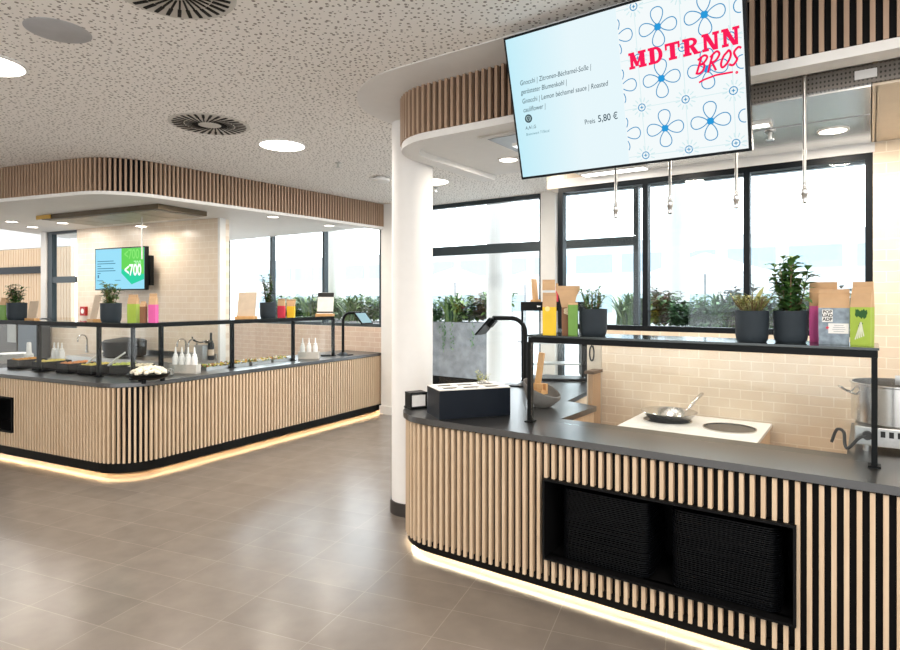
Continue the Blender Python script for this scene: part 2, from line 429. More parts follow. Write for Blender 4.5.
for p, d in walk(offset(near, .03, -1), .0465, .02):
    rz = math.atan2(d.y, d.x)
    if abs(p.y-.03) < .005 and NS0-.012 < p.x < NS1+.012:
        for z0, z1 in ((.085, NZ0-.012), (NZ1+.012, .872)): m.box((p.x, p.y, (z0+z1)/2), (.0195, .034, z1-z0), rz)
    else: m.box((p.x, p.y, .4785), (.0195, .034, .787), rz)
obj('slat_cladding', m, M_SLAT, nc, smooth=False)
m = MB(); m.band(offset(near, .028, -1), offset(near, .05, -1), .038, .11); obj('plinth', m, M_PLINTH, nc, smooth=False)
M_LED = emis('warm_led', (1, .82, .56), 40.0)
m = MB(); m.band(offset(near, .062, -1), offset(near, .09, -1), .049, .052); obj('light_strip', m, M_LED, nc, smooth=False)
m = MB(); c0 = (NS0+NS1)/2; W = NS1-NS0; H = NZ1-NZ0; zc = (NZ0+NZ1)/2
m.box((c0, .225, NZ0-.006), (W+.024, .47, .012)); m.box((c0, .225, NZ1+.006), (W+.024, .47, .012))
m.box((NS0-.006, .225, zc), (.012, .47, H)); m.box((NS1+.006, .225, zc), (.012, .47, H)); m.box((c0, .455, zc), (W, .01, H))
obj('tray_niche', m, M_BLACK, nc, smooth=False)
m = MB()
for p, q in (((-1.225, 2.58), (-1.055, 1.19)), ((-1.03, 1.15), (-.80, 1.08)), ((-.795, 1.08), (-.81, .52)), ((.80, .52), (.80, 1.44))):
    p, q = Vector(p), Vector(q); d = (q-p).normalized(); n = Vector((-d.y, d.x))*.015
    m.prism([tuple(p-n), tuple(q-n), tuple(q+n), tuple(p+n)], 0, .88)
m.box((0, .50, .44), (1.56, .02, .88))
obj('inner_panel', m, M_PLY, nc, smooth=False)

# ---- trays in the niche
def tray_mesh():
    m = MB(); w, d, r = .50, .35, .055
    def rr(w, d, r):
        P = []
        for cx, cy, a in ((w/2-r, d/2-r, 0), (-w/2+r, d/2-r, PI/2), (-w/2+r, -d/2+r, PI), (w/2-r, -d/2+r, 1.5*PI)):
            P += [tuple(q) for q in arc(cx, cy, r, a, a+PI/2, 5)]
        return P
    m.prism(rr(w-.012, d-.012, r-.006), 0, .0055); m.prism(rr(w, d, r), .0055, .0086)
    return m
M_TRAY = mat('black_tray', (.0035, .004, .005), .35, spec=.16)
t0 = obj('serving_tray', tray_mesh(), M_TRAY)
for gi, (sc, lab, grp) in enumerate(((-.322, 'black plastic tray in the left stack inside the counter niche', 'left stack of trays'), (.285, 'black plastic tray in the right stack inside the counter niche', 'right stack of trays'))):
    rnd = random.Random(gi+3)
    for k in range(40):
        o = t0 if gi == 0 and k == 0 else t0.copy()
        if o is not t0: C.objects.link(o)
        tag(o, lab, 'tray', grp)
        o.location = N(sc+rnd.uniform(-.003, .003), .225+rnd.uniform(-.003, .003), NZ0+.001+k*.0099); o.rotation_euler = (0, 0, RA+rnd.uniform(-.006, .006))

# ---- glass sneeze guard with shelf
sg = thing('sneeze_guard', 'black framed glass sneeze guard with plant shelf on the near counter', 'sneeze guard', N(0, .31, .92), RA)
SG0, SG1 = -.90, .893
for s in (SG0, SG1):
    m = MB(); m.box((s, 0, .255), (.024, .04, .51)); m.box((s, 0, .004), (.05, .07, .008)); obj('post', m, M_MET, sg, smooth=False)
m = MB(); m.box((0, -.012, .525), (SG1-SG0+.02, .014, .034)); m.box((0, .35, .525), (SG1-SG0+.02, .014, .03))
for s in (SG0, SG1): m.box((s, .17, .525), (.02, .36, .03))
obj('shelf_frame', m, M_MET, sg, smooth=False)
m = MB(); m.box((0, .17, .550), (SG1-SG0+.03, .39, .012)); obj('shelf', m, mat('smoked_glass', (.03, .04, .04), .06), sg, smooth=False)
m = MB(); m.box((0, -.022, .262), (SG1-SG0-.03, .006, .48)); obj('glass_pane', m, M_GLASS, sg, smooth=False)
SHZ = .92+.5565

# ---- potted plants
def pot(name, label, loc, r, h, fol, stem, leafm, group='potted plants on the shelves', cat='plant'):
    t = thing(name, label, cat, loc, 0, group)
    m = MB(); m.lathe([(r*.55, 0), (r*.86, 0), (r*.95, h*.08), (r, h*.25), (r*1.02, h), (r*.94, h), (r*.93, h*.88), (0.002, h*.88)], 32, caps=False)
    m.bm.faces.new([v for v in m.bm.verts if v.co.z < 1e-6 and abs(v.co.xy.length-r*.55) < 1e-5][::-1])
    obj('flower_pot', m, M_POT, t)
    m = MB(); m.lathe([(0.001, h*.9), (r*.93, h*.9)], 24, caps=False); obj('soil', m, M_SOIL, t)
    f = obj('foliage', fol, leafm, t)
    if stem is not None: obj('stem', stem, M_STEM, t)
    return t
f, s = bush(1, .17, .10, 12, 16, .062, .020, z0=.13, vertical=.7, taper=.3)
pot('potted_plant', 'charcoal pot with wispy sage green herb beside the green slim paper bag', N(-.535, .45, SHZ), .083, .165, f, s, M_LEAF3)
f, s = bush(2, .12, .11, 40, 18, .034, .011, z0=.14, vertical=.9, spread=.75, taper=.2)
leaf(f, Vector((.03, .01, .2)), Vector((.4, .2, 1)), Vector((0, 1, 0)), .10, .03)
pot('potted_plant', 'charcoal pot with yellowish grassy tuft left of the tall bush', N(.362, .41, SHZ), .080, .165, f, s, M_LEAF2)
f, s = bush(3, .34, .14, 14, 20, .085, .050, z0=.13, spread=.6, taper=.2)
pot('potted_plant', 'charcoal pot with tall dark green bush beside the grey labelled bag', N(.535, .475, SHZ), .080, .165, f, s, leafmat('bush_leaf', (.02, .085, .025), (.13, .27, .06)))

# ---- paper bags
def text(name, body, size, loc, parent, m, rot=(PI/2, 0, 0), ox=0., align='CENTER', shear=0., ext=.0004, sx=1.):
    c = bpy.data.curves.new(name, 'FONT'); c.body = body; c.size = size; c.align_x = align; c.align_y = 'CENTER'; c.offset = ox; c.shear = shear; c.extrude = ext
    c.materials.append(m); o0 = bpy.data.objects.new(name, c); me = bpy.data.meshes.new_from_object(o0); bpy.data.objects.remove(o0); bpy.data.curves.remove(c); me.name = name
    if not me.materials: me.materials.append(m)
    o = bpy.data.objects.new(name, me); C.objects.link(o); o.parent = parent; o.location = loc; o.rotation_euler = rot; o.scale = (sx, 1, 1)
    return o
def bag(label, loc, rz, w, d, h, split, body_m, flare=1., lean=0., group='paper snack bags', roll=True, name='paper_bag'):
    """gusseted bag: printed body up to split, kraft top pinched to a flat fold"""
    t = thing(name, label, 'bag', loc, rz, group)
    m = MB(); z1 = h*split
    def ring(ww, dd, z, y=0): return [(-ww/2, y-dd/2, z), (-ww*.46, y-dd/2-.001, z), (ww*.46, y-dd/2-.001, z), (ww/2, y-dd/2, z), (ww/2*.94, y, z), (ww/2, y+dd/2, z), (-ww/2, y+dd/2, z), (-ww/2*.94, y, z)]
    def loft(m, rings, cap0=True, cap1=True):
        R = [[m.bm.verts.new(p) for p in r] for r in rings]
        for a, b in zip(R, R[1:]):
            for k in range(8): m.bm.faces.new((a[k], a[(k+1) % 8], b[(k+1) % 8], b[k]))
        if cap0: m.bm.faces.new(R[0][::-1])
        if cap1: m.bm.faces.new(R[-1])
    loft(m, [ring(w*.97, d, 0), ring(w, d*1.03, z1*.5), ring(w, d, z1)])
    obj('printed_body', m, body_m, t, smooth=False)
    m = MB(); wt = w*flare
    loft(m, [ring(w, d, z1), ring(w+(wt-w)*.5, d*.55, z1+(h-z1)*.55, lean*.5), ring(wt, d*.14, z1+(h-z1)*.8, lean), ring(wt, d*.12, h, lean*1.2)])
    if roll: m.box((0, lean*1.2-d*.08, h-(h-z1)*.12), (wt, .006, (h-z1)*.22))
    obj('folded_top', m, M_KRAFT, t, smooth=False)
    return t
M_YEL = mat('yellow_print', (.85, .56, .02), .6); M_BRN = mat('brown_print', (.24, .105, .045), .6); M_GRN = mat('green_print', (.16, .33, .06), .6)
M_PNK = mat('pink_print', (.68, .10, .34), .6); M_GBL = mat('grey_blue_print', (.24, .30, .36), .6, noise=.35, nscale=30); M_LIME = mat('lime_print', (.36, .50, .06), .6); M_RED = mat('red_print', (.72, .04, .08), .6)
M_INK = mat('black_ink', (.015, .015, .015), .7)
M_DG = mat('dark_leaf_print', (.02, .10, .02), .7)
b1 = bag('yellow paper bag with kraft top beside the brown printed bag', N(-.785, .35, SHZ), RA+.4, .085, .055, .267, .66, M_YEL)
m = MB(); m.lathe([(.001, 0), (.016, 0)], 12, (-.012, -.033, .165), caps=False, M=Matrix.Rotation(PI/2, 4, 'X')); obj('emblem', m, mat('pale_yellow_print', (.9, .75, .3), .6), b1)
b2 = bag('brown printed paper bag with wide flared kraft top', N(-.690, .415, SHZ), RA+.45, .075, .05, .31, .56, M_BRN, flare=2.0, lean=.01)
m = MB()
for k in range(5): m.lathe([(.001, 0), (.011, 0)], 10, (-.005+.013*math.cos(k*1.25), -.0335, .15+.013*math.sin(k*1.25)), caps=False, M=Matrix.Rotation(PI/2, 4, 'X'))
obj('emblem', m, mat('cream_print', (.75, .62, .42), .6), b2)
b3 = bag('green printed slim paper bag between brown bag and herb pot', N(-.637, .375, SHZ), RA+.3, .058, .035, .205, .93, M_GRN, roll=False)
b4 = bag('pink printed kraft bag standing behind the grey labelled bag', N(.675, .59, SHZ), RA, .125, .05, .315, .60, M_PNK)
m = MB(); leaf(m, Vector((.0, -.040, .05)), Vector((.5, 0, 1)), Vector((0, 1, 0)), .09, .04, 0); obj('emblem', m, mat('crimson_print', (.45, .01, .06), .6), b4)
b5 = bag('grey blue labelled kraft bag in front of the pink bag', N(.728, .45, SHZ), RA, .130, .07, .275, .66, M_GBL)
m = MB(); m.box((-.026, -.0385, .142), (.045, .001, .062)); m.box((.020, -.0385, .08), (.085, .001, .05)); obj('label', m, M_PAPER, b5, smooth=False)['label'] = 'white paper stickers'
for k, s_ in enumerate(('POP', 'UAD', 'ADP')): text('print', s_, .021, (-.026, -.0395, .161-k*.0185), b5, M_INK, ox=.0006)
m = MB(); m.lathe([(.001, 0), (.008, 0)], 4, (-.026, -.0397, .083), caps=False, M=Matrix.Rotation(PI/2, 4, 'X'))
obj('emblem', m, M_RED, b5)
m = MB()
for k, wd in ((0, .04), (1, .05), (2, .055), (3, .045)): m.box((.022, -.0393, .095-k*.010), (wd, .0006, .0022))
obj('print', m, mat('grey_ink', (.35, .35, .37), .7), b5, smooth=False)
b6 = bag('lime printed bag with leek picture by the right guard post', N(.845, .42, SHZ), RA-.25, .085, .065, .31, .60, M_LIME, lean=.012)
rnd = random.Random(5); m = MB()
for k in range(16): leaf(m, Vector((rnd.uniform(-.006, .012), -.0355-rnd.random()*.0006, .085+rnd.random()*.02)), Vector((rnd.uniform(-.35, .35), 0, 1)), Vector((0, 1, 0)), .078, .030, 0)
obj('emblem', m, M_DG, b6)
m = MB()
for k in range(5): m.tube([(.004, -.0352, .115), (-.02+k*.009, -.0352, .03+.004*k)], .003, 5)
obj('print', m, mat('leek_white', (.75, .78, .6), .7), b6)

# ---- wooden card stands
def sign(label, loc, rz, w, h, card_m, group='card stands on the shelves', lean=-.16, base_w=None):
    t = thing('card_stand', label, 'sign', loc, rz, group)
    m = MB(); m.box((0, 0, h*.05), ((base_w or w*1.06), h*.28, h*.10), bev=.002); obj('base', m, M_OAK, t, smooth=False)
    m = MB(); m.box((0, h*.06, h*.54), (w, .006, h*.92), M=Matrix.Rotation(lean, 4, 'X')); obj('card', m, card_m, t, smooth=False)
    return t

# ---- things on the left end of the near counter
cbx = thing('cutlery_box', 'large black cutlery box with pale slotted top on the near counter', 'cutlery box', Vector((.125, 4.10, .92)), .334)
m = MB(); bw, bd, bh = .505, .27, .185
m.box((0, -bd/2+.006, bh/2), (bw, .012, bh)); m.box((0, bd/2-.006, bh/2), (bw, .012, bh)); m.box((-bw/2+.006, 0, bh/2), (.012, bd-.024, bh)); m.box((bw/2-.006, 0, bh/2), (.012, bd-.024, bh)); m.box((0, 0, .006), (bw-.024, bd-.024, .012))
obj('box_body', m, mat('matt_black_box', (.003, .006, .012), .4, spec=.2), cbx, smooth=False)
m = MB(); xs = [-bw/2+.001, -.21, -.10, -.065, .055, .09, .20, .21, .22, bw/2-.001]
ys = [-bd/2+.001, -.10, -.02, .02, .10, bd/2-.001]
for i in range(9):
    for j in range(5):
        if i in (1, 3, 5) and j in (1, 3): continue
        x0, x1, y0, y1 = xs[i], xs[i+1], ys[j], ys[j+1]
        m.box(((x0+x1)/2, (y0+y1)/2, bh+.003), (x1-x0, y1-y0, .008))
obj('slotted_top', m, mat('birch_top', (.80, .76, .70), .4), cbx, smooth=False)
m = MB()
for k in range(4): m.tube([(.085, .055+.003*k, bh-.08), (.09+.012*k, .055-.01*k, bh+.02), (.13+.01*k, .07-.012*k, bh+.026)], .004, 6)
cu = obj('cutlery', m, M_STEEL, None, Vector((.125, 4.10, .92)), .334); tag(cu, 'steel cutlery lying on the slotted cutlery box top', 'cutlery')
f = tuft(8, .10, .07, 60, .006, z0=.06); 
for k in range(40):
    a = k*2.4; leaf(f, Vector((.01*math.cos(a), .01*math.sin(a), .06)), Vector((math.cos(a), math.sin(a), .9)), Vector((0, 0, 1)), .05+.0008*k, .012)
t = thing('herb_plant', 'small pale green herb behind the cutlery box', 'plant', Vector((.235, 4.40, .92)))
m = MB(); m.lathe([(.03, 0), (.038, 0), (.045, .16), (.04, .16), (.035, .14), (.001, .14)], 20, caps=False); obj('flower_pot', m, M_POT, t)
f2, _s = bush(9, .14, .08, 10, 14, .05, .014, z0=0, vertical=.8); _s.bm.free(); f.bm.free()
o = obj('foliage', f2, M_LEAF2, t, (0, 0, .14))
# napkin holder
nh = thing('napkin_holder', 'small black napkin holder beside the column end of the counter', 'napkin holder', Vector((-.245, 4.32, .92)), .5)
m = MB(); m.box((0, 0, .006), (.14, .11, .012)); m.box((-.06, 0, .06), (.008, .10, .11)); m.box((.06, 0, .06), (.008, .10, .11)); m.box((0, 0, .113), (.13, .10, .008)); obj('frame', m, M_MET, nh, smooth=False)
m = MB(); m.box((0, -.004, .058), (.105, .085, .08)); obj('napkins', m, M_PAPER, nh, smooth=False)
m = MB(); m.face([(-.245-.05, 4.26, .945), (-.19, 4.16, .925), (-.225, 4.13, .925), (-.31, 4.215, .935)]); 
m.box((-.258, 4.185, .923), (.075, .10, .004), .75)
# bowl
bl = thing('slanted_bowl', 'grey slanted bowl on the near counter behind the guard glass', 'bowl', N(-1.075, .83, .92), RA)
m = MB(); sg_ = 40; R = .135; prof = [(.055, 0), (.085, .02), (.115, .055), (.132, .10), (.135, .14), (.128, .14), (.124, .10), (.105, .06), (.075, .03), (.002, .026)]
rings = []
for r, z in prof:
    ring = []
    for k in range(sg_):
        a = 2*PI*k/sg_; x, y = r*math.cos(a), r*math.sin(a)
        zz = z*(1-.42*(x/R)*min(1, z/.1))
        ring.append(m.bm.verts.new((x, y, zz)))
    rings.append(ring)
for a, b in zip(rings, rings[1:]):
    for k in range(sg_): m.bm.faces.new((a[k], a[(k+1) % sg_], b[(k+1) % sg_], b[k]))
m.bm.faces.new(rings[0][::-1]); obj('bowl_body', m, mat('grey_stoneware', (.15, .14, .13), .55, noise=.15), bl)
st = thing('card_stand', 'wooden card stand with tall narrow back standing in the slanted bowl', 'sign', N(-1.095, .83, 1.01), RA-.2, 'card stands on the shelves')
m = MB(); m.box((0, 0, .02), (.09, .075, .03)); m.box((0, -.02, .055), (.085, .012, .05)); m.box((.01, .02, .055), (.085, .02, .05)); obj('base', m, M_OAK, st, smooth=False)
m = MB(); m.box((.0, .0, .17), (.05, .012, .27), M=Matrix.Rotation(.10, 4, 'Y') @ Matrix.Rotation(-.08, 4, 'X')); obj('card', m, M_OAK, st, smooth=False)

# ---- tablet on a black tube arch
def tablet(label, loc, rz, screen_m):
    t = thing('tablet_stand', label, 'tablet', loc, rz, 'self service tablets')
    m = MB(); m.lathe([(.05, 0), (.085, 0), (.085, .012), (.05, .03), (.03, .04)], 24); m.box((-.06, -.02, .006), (.14, .10, .012)); obj('base', m, M_MET, t)
    pts = [(0, 0, .02), (0, 0, .46)]+[(-.13+.13*math.cos(a), 0, .48+.13*math.sin(a)) for a in [i*PI/16 for i in range(0, 9)]]+[(-.31, 0, .61)]
    m = MB(); m.tube(pts, .02, 12); obj('arch_tube', m, M_MET, t)
    R = Matrix.Rotation(math.radians(-48), 4, 'Y'); c = Vector((-.365, 0, .535))
    m = MB(); m.box(c, (.21, .26, .016), M=R, bev=.004); m.box(c+R.to_3x3() @ Vector((.055, 0, -.022)), (.08, .08, .03), M=R); h = obj('tablet_case', m, M_MET, t, smooth=False)
    m = MB(); m.box(c+R.to_3x3() @ Vector((0, 0, .0085)), (.18, .225, .002), M=R); obj('screen', m, screen_m, h, smooth=False)
    return t
M_SCR = emis('tablet_screen', (.45, .68, .75), .8)
tablet('black tablet on tube arch beside the glass cabinet', N(-1.66, 1.68, .92), -.42, M_SCR)

# ---- glass display cabinet at the end of the counter
dc = thing('display_cabinet', 'black framed glass display cabinet with dark top at counter end', 'cabinet', N(-1.66, 2.26, .92), -.11)
m = MB(); hw, hd, hh = .30, .14, .755
for x in (-hw, hw):
    for y in (-hd, hd): m.box((x, y, hh/2), (.02, .02, hh))
m.box((0, 0, .012), (2*hw, 2*hd, .024)); obj('frame', m, M_FRAME, dc, smooth=False)
m = MB(); m.box((0, 0, hh-.04), (2*hw+.03, 2*hd+.03, .085)); m.box((.29, 0, hh/2), (.06, 2*hd, hh-.09)); obj('top', m, M_MET, dc, smooth=False)
m = MB(); m.box((-.14, -hd-.017, hh-.04), (.022, .003, .010)); m.lathe([(.001, 0), (.012, 0)], 3, (-.155, -hd-.018, hh-.04), caps=False, M=Matrix.Rotation(PI/2, 4, 'X')); obj('emblem', m, M_PAPER, dc, smooth=False)
for nm, c, d in (('glass_pane', (-.02, -hd, .36), (.54, .005, .66)), ('glass_pane', (-hw, 0, .36), (.005, .26, .66))):
    m = MB(); m.box(c, d); obj(nm, m, M_GLASS, dc, smooth=False)
for z in (.16, .36): 
    m = MB(); m.box((-.02, 0, z), (.54, .25, .012)); obj('shelf', m, M_STEEL, dc, smooth=False)
m = MB()
m.lathe([(.03, 0), (.08, .05), (.078, .05), (.03, .005)], 20, caps=False); tag(obj('bowl', m, M_WPL, None, dc.matrix_basis @ Vector((.08, 0, .366))), 'white bowl on the cabinet middle shelf', 'bowl')
sz = 1.70+.005
sign('wooden card stand on top of the glass display cabinet', dc.matrix_basis @ Vector((-.17, -.02, .7578)), .75, .085, .225, M_OAK, lean=-.1)
bg = bag('pale labelled snack bag on top of the glass cabinet', dc.matrix_basis @ Vector((-.045, -.03, .7578)), -.1, .12, .06, .215, .52, mat('white_print', (.68, .70, .72), .6), roll=False)
m = MB(); m.box((0, -.034, .07), (.06, .001, .05)); obj('label', m, M_PAPER, bg, smooth=False)['label'] = 'white sticker'
bag('red snack bag beside the pale bag on the glass cabinet', dc.matrix_basis @ Vector((.052, .0, .7578)), -.1, .055, .05, .18, .8, M_RED, roll=False)

# ---- narrow door with black handle and low service gate
dr = MB(); dr.box((-.935, 1.50, .74), (.12, .04, 1.42)); dr = nstruct('door_1', dr, mat('pale_door', (.66, .60, .50), .35))
m = MB(); m.tube([(-.945+.018*math.cos(a), 1.455, 1.27+.06*math.sin(a)) for a in [i*2*PI/16 for i in range(16)]], .006, 6, True); m.box((-.945, 1.468, 1.325), (.01, .028, .01)); m.box((-.945, 1.468, 1.215), (.01, .028, .01)); obj('handle', m, M_MET, dr)
gt = thing('service_gate', 'low wooden service gate with dark cap against the tiled wall', 'gate', N(-.885, 1.36, 0), RA)
m = MB(); m.box((0, 0, .565), (.035, .17, 1.13)); obj('panel', m, wood('gate_wood', (.42, .27, .15), (.50, .33, .2)), gt, smooth=False)
m = MB(); m.box((0, -.02, 1.14), (.075, .19, .022)); obj('cap', m, mat('dark_brown_cap', (.10, .06, .035), .5), gt, smooth=False)

# ---- cooking block with pan
sv = thing('cooking_block', 'white steel cooking block with two round hobs behind the counter', 'cooker', N(-.085, 1.10, 0), RA)
m = MB(); m.box((0, 0, .42), (.82, .66, .84)); obj('body', m, M_PLY, sv, smooth=False)
m = MB(); m.box((0, 0, .85), (.84, .70, .022), bev=.003); obj('hob_top', m, mat('bright_steel', (.84, .84, .83), .3, .1), sv, smooth=False)
HOB2 = (.212, .015)
for x, y in ((-.19, .05), HOB2):
    m = MB(); m.lathe([(.155, .861), (.155, .8635), (.12, .8632), (.001, .862)], 40, (x, y, 0), caps=False); h = obj('hob_plate', m, mat('black_glass', (.004, .004, .0045), .2, spec=.2), sv)
    m = MB(); m.lathe([(.156, .861), (.161, .861), (.161, .868), (.156, .868)], 40, (x, y, 0), caps=False); obj('hob_ring', m, M_STEELB, h)
pn = thing('frying_pan', 'polished steel frying pan with handle on the left hob', 'pan', N(-.265, 1.155, .8645), RA)
m = MB(); m.lathe([(.115, .002), (.13, .004), (.180, .058), (.186, .061), (.183, .064), (.175, .060), (.125, .008), (.001, .007)], 48, caps=False); m.bm.faces.new([v for v in m.bm.verts if abs(v.co.z-.002) < 1e-6][::-1]); obj('pan_body', m, M_STEELB, pn)
m = MB(); a = math.radians(62); d = Vector((math.cos(a), math.sin(a), 0))
m.tube([d*.17+Vector((0, 0, .05)), d*.20+Vector((0, 0, .07)), d*.26+Vector((0, 0, .12)), d*.32+Vector((0, 0, .155)), d*.335+Vector((0, 0, .16))], [.008, .010, .011, .013, .008], 10); obj('handle', m, M_STEELB, pn)

# ---- stock pot on a portable hotplate
hp = thing('hotplate', 'steel portable hotplate with buttons under the stock pot', 'hotplate', N(1.03, .81, .92), RA)
m = MB()
for x in (-.17, .17):
    for y in (-.15, .15): m.lathe([(.015, 0), (.015, .03)], 12, (x, y, 0))
m.box((0, 0, .0785), (.44, .36, .097), bev=.006); obj('body', m, M_STEEL, hp, smooth=False)
m = MB()
for k in range(6): m.box((-.10+k*.035, -.1815, .095), (.02, .004, .03))
obj('button', m, M_RUB, hp, smooth=False)
m = MB(); m.lathe([(.022, 0), (.022, .03)], 16, (-.165, -.18, .085), M=Matrix.Rotation(PI/2, 4, 'X')); obj('knob', m, M_RUB, hp)
m = MB(); m.tube(smooth3([(-.165, -.20, .085), (-.20, -.215, .07), (-.245, -.20, .01), (-.262, -.16, .02), (-.268, -.12, .075), (-.30, -.09, .08), (-.325, -.07, .007)]), .008, 8); obj('power_cord', m, M_RUB, hp)
sp = thing('stock_pot', 'large steel stock pot with loop handles on the hotplate', 'pot', N(1.0, .83, 1.0475), RA)
m = MB(); m.lathe([(.195, 0), (.21, .012), (.21, .20), (.217, .205), (.217, .212), (.207, .212), (.205, .02), (.001, .018)], 48, caps=False); m.bm.faces.new([v for v in m.bm.verts if v.co.z < 1e-6][::-1]); obj('pot_body', m, M_STEELB, sp)
for sgn, an in ((1, math.radians(195)), (-1, math.radians(15))):
    d = Vector((math.cos(an), math.sin(an), 0)); x = Vector((-d.y, d.x, 0))
    m = MB(); m.tube([d*.207+x*.05+Vector((0, 0, .15)), d*.245+x*.045+Vector((0, 0, .165)), d*.265+x*.03+Vector((0, 0, .18)), d*.265-x*.03+Vector((0, 0, .18)), d*.245-x*.045+Vector((0, 0, .165)), d*.207-x*.05+Vector((0, 0, .15))], .006, 8); obj('loop_handle', m, M_STEELB, sp)
m = MB(); m.tube([(-.02, .02, .03), (.03, -.03, .232)], .006, 8); m.box((.0, .0, .226), (.03, .012, .05)); tag(obj('ladle', m, M_STEEL, None, N(1.0, .83, 1.0475), RA), 'steel ladle standing in the large stock pot', 'ladle')

# ================================================================== NEAR CANOPY
CB, CZ = 2.755, 2.80
cn = thing('slatted_canopy', 'curved slatted wooden canopy above the near counter with white rim', 'canopy', Z3, RA)
SC_ = -1.98; RC = .48
npath = [Vector((2.4, 0)), Vector((SC_+RC, 0))] + arc(SC_+RC, RC, RC, -PI/2, -PI, 14)[1:] + [Vector((SC_, 1.46))]
m = MB()
for p, d in walk(offset(npath, .02, -1), .0465, .02): m.box((p.x, p.y, (CZ+3.115)/2), (.0195, .034, 3.115-CZ), math.atan2(d.y, d.x))
obj('slat_cladding', m, M_SLATC, cn, smooth=False)
m = MB(); m.band(offset(npath, .04, -1), offset(npath, .06, -1), CZ-.01, 3.12); obj('back_panel', m, M_BLACK, cn, smooth=False)
m = MB(); m.band(offset(npath, .015, -1), offset(npath, .14, -1), CB, CZ); obj('rim', m, M_WHITE, cn, smooth=False)
m = MB(); m.band(offset(npath, .03, -1), offset(npath, -.30, -1), 3.114, 3.1195); nstruct('ceiling_border', m, M_WHITE)
# soffit and kitchen ceiling
m = MB(); m.prism([tuple(p) for p in offset(npath, .13, -1)]+[(2.4, 1.46)], 2.80, 2.84); nstruct('ceiling_soffit', m, M_WHITE)
m = MB(); m.box((.9, .19, 2.797), (3.0, .11, .004)); m.box((1.65, .85, 2.69), (1.5, 1.2, .02)); m.box((.895, .85, 2.74), (.02, 1.2, .12)); nstruct('ceiling_beige', m, M_BEIGE)
m = MB(); m.box((-.06, .85, 2.69), (1.88, 1.2, .02)); nstruct('ceiling_panel', m, M_GLOSSW)
m = MB(); m.box((.05, .75, 2.679), (1.66, .006, .003)); nstruct('trim_6', m, M_GREY)
def perf():
    m, t, b = nt('perforated_rail'); tc = t.nodes.new('ShaderNodeTexCoord'); mp = t.nodes.new('ShaderNodeMapping'); mp.inputs['Scale'].default_value = (60, 0, 45)
    v = t.nodes.new('ShaderNodeTexVoronoi'); v.inputs['Randomness'].default_value = 0; v.inputs['Scale'].default_value = 1
    t.links.new(tc.outputs['Object'], mp.inputs[0]); t.links.new(mp.outputs[0], v.inputs['Vector'])
    l = t.nodes.new('ShaderNodeMath'); l.operation = 'LESS_THAN'; l.inputs[1].default_value = .25; t.links.new(v.outputs['Distance'], l.inputs[0])
    mx = t.nodes.new('ShaderNodeMixRGB'); mx.inputs[1].default_value = (.16, .14, .12, 1); mx.inputs[2].default_value = (.03, .025, .02, 1); t.links.new(l.outputs[0], mx.inputs[0]); t.links.new(mx.outputs[0], b.inputs['Base Color']); b.inputs['Roughness'].default_value = .5
    return m
m = MB(); m.box((.9, .24, 2.735), (3.0, .02, .085)); nstruct('trim_7', m, perf())
m = MB(); m.box((.86, .228, 2.735), (.085, .006, .04)); 
for k in range(3): m.box((.837+k*.024, .2245, 2.735), (.008, .002, .008))
nstruct('trim_8', m, M_WHITE)
lp = thing('panel_light', 'long bright panel light on the kitchen ceiling behind the big screen', 'lamp', N(-.72, 1.33, 2.68), RA)
m = MB(); m.box((0, 0, -.006), (.52, .12, .012)); obj('frame', m, M_WHITE, lp, smooth=False)
m = MB(); m.box((0, 0, -.0135), (.48, .09, .003)); obj('diffuser', m, emis('lamp_white', (1, .96, .90), 6), lp, smooth=False)
lp = thing('panel_light', 'small panel light on the kitchen ceiling right of the big screen', 'lamp', N(.33, .62, 2.68), RA)
m = MB(); m.box((0, 0, -.005), (.20, .09, .010)); obj('frame', m, M_WHITE, lp, smooth=False)
m = MB(); m.box((0, 0, -.0115), (.17, .06, .003)); obj('diffuser', m, MATS['lamp_white'], lp, smooth=False)
vt = thing('air_vent', 'grey slot air vent in the white canopy underside left of big screen', 'vent', N(-1.12, .62, 2.80), RA)
m = MB(); m.box((0, 0, -.006), (.36, .62, .012)); obj('frame', m, M_WHITE, vt, smooth=False)
m = MB(); m.box((0, 0, -.013), (.26, .52, .004)); obj('grille', m, M_GREY, vt, smooth=False)
# pipes with nozzles
for i, (s_, lab) in enumerate(((-.293, 'thin steel nozzle pipe leftmost below the big screen'), (.003, 'thin steel nozzle pipe hanging left of the first window bar'), (.326, 'thin steel nozzle pipe hanging just left of second window bar'), (.622, 'thin steel nozzle pipe hanging furthest right before the window'))):
    t = thing('nozzle_pipe', lab, 'pipe', N(s_, .17, 2.19), RA, 'suppression pipes over the cooker')
    m = MB(); m.lathe([(.0075, .05), (.0075, .605)], 10); obj('pipe', m, M_STEEL, t)
    m = MB(); m.lathe([(.006, -.035), (.012, -.03), (.012, 0), (.016, .005), (.016, .03), (.010, .035), (.010, .055)], 12); obj('nozzle', m, M_STEELB, t)

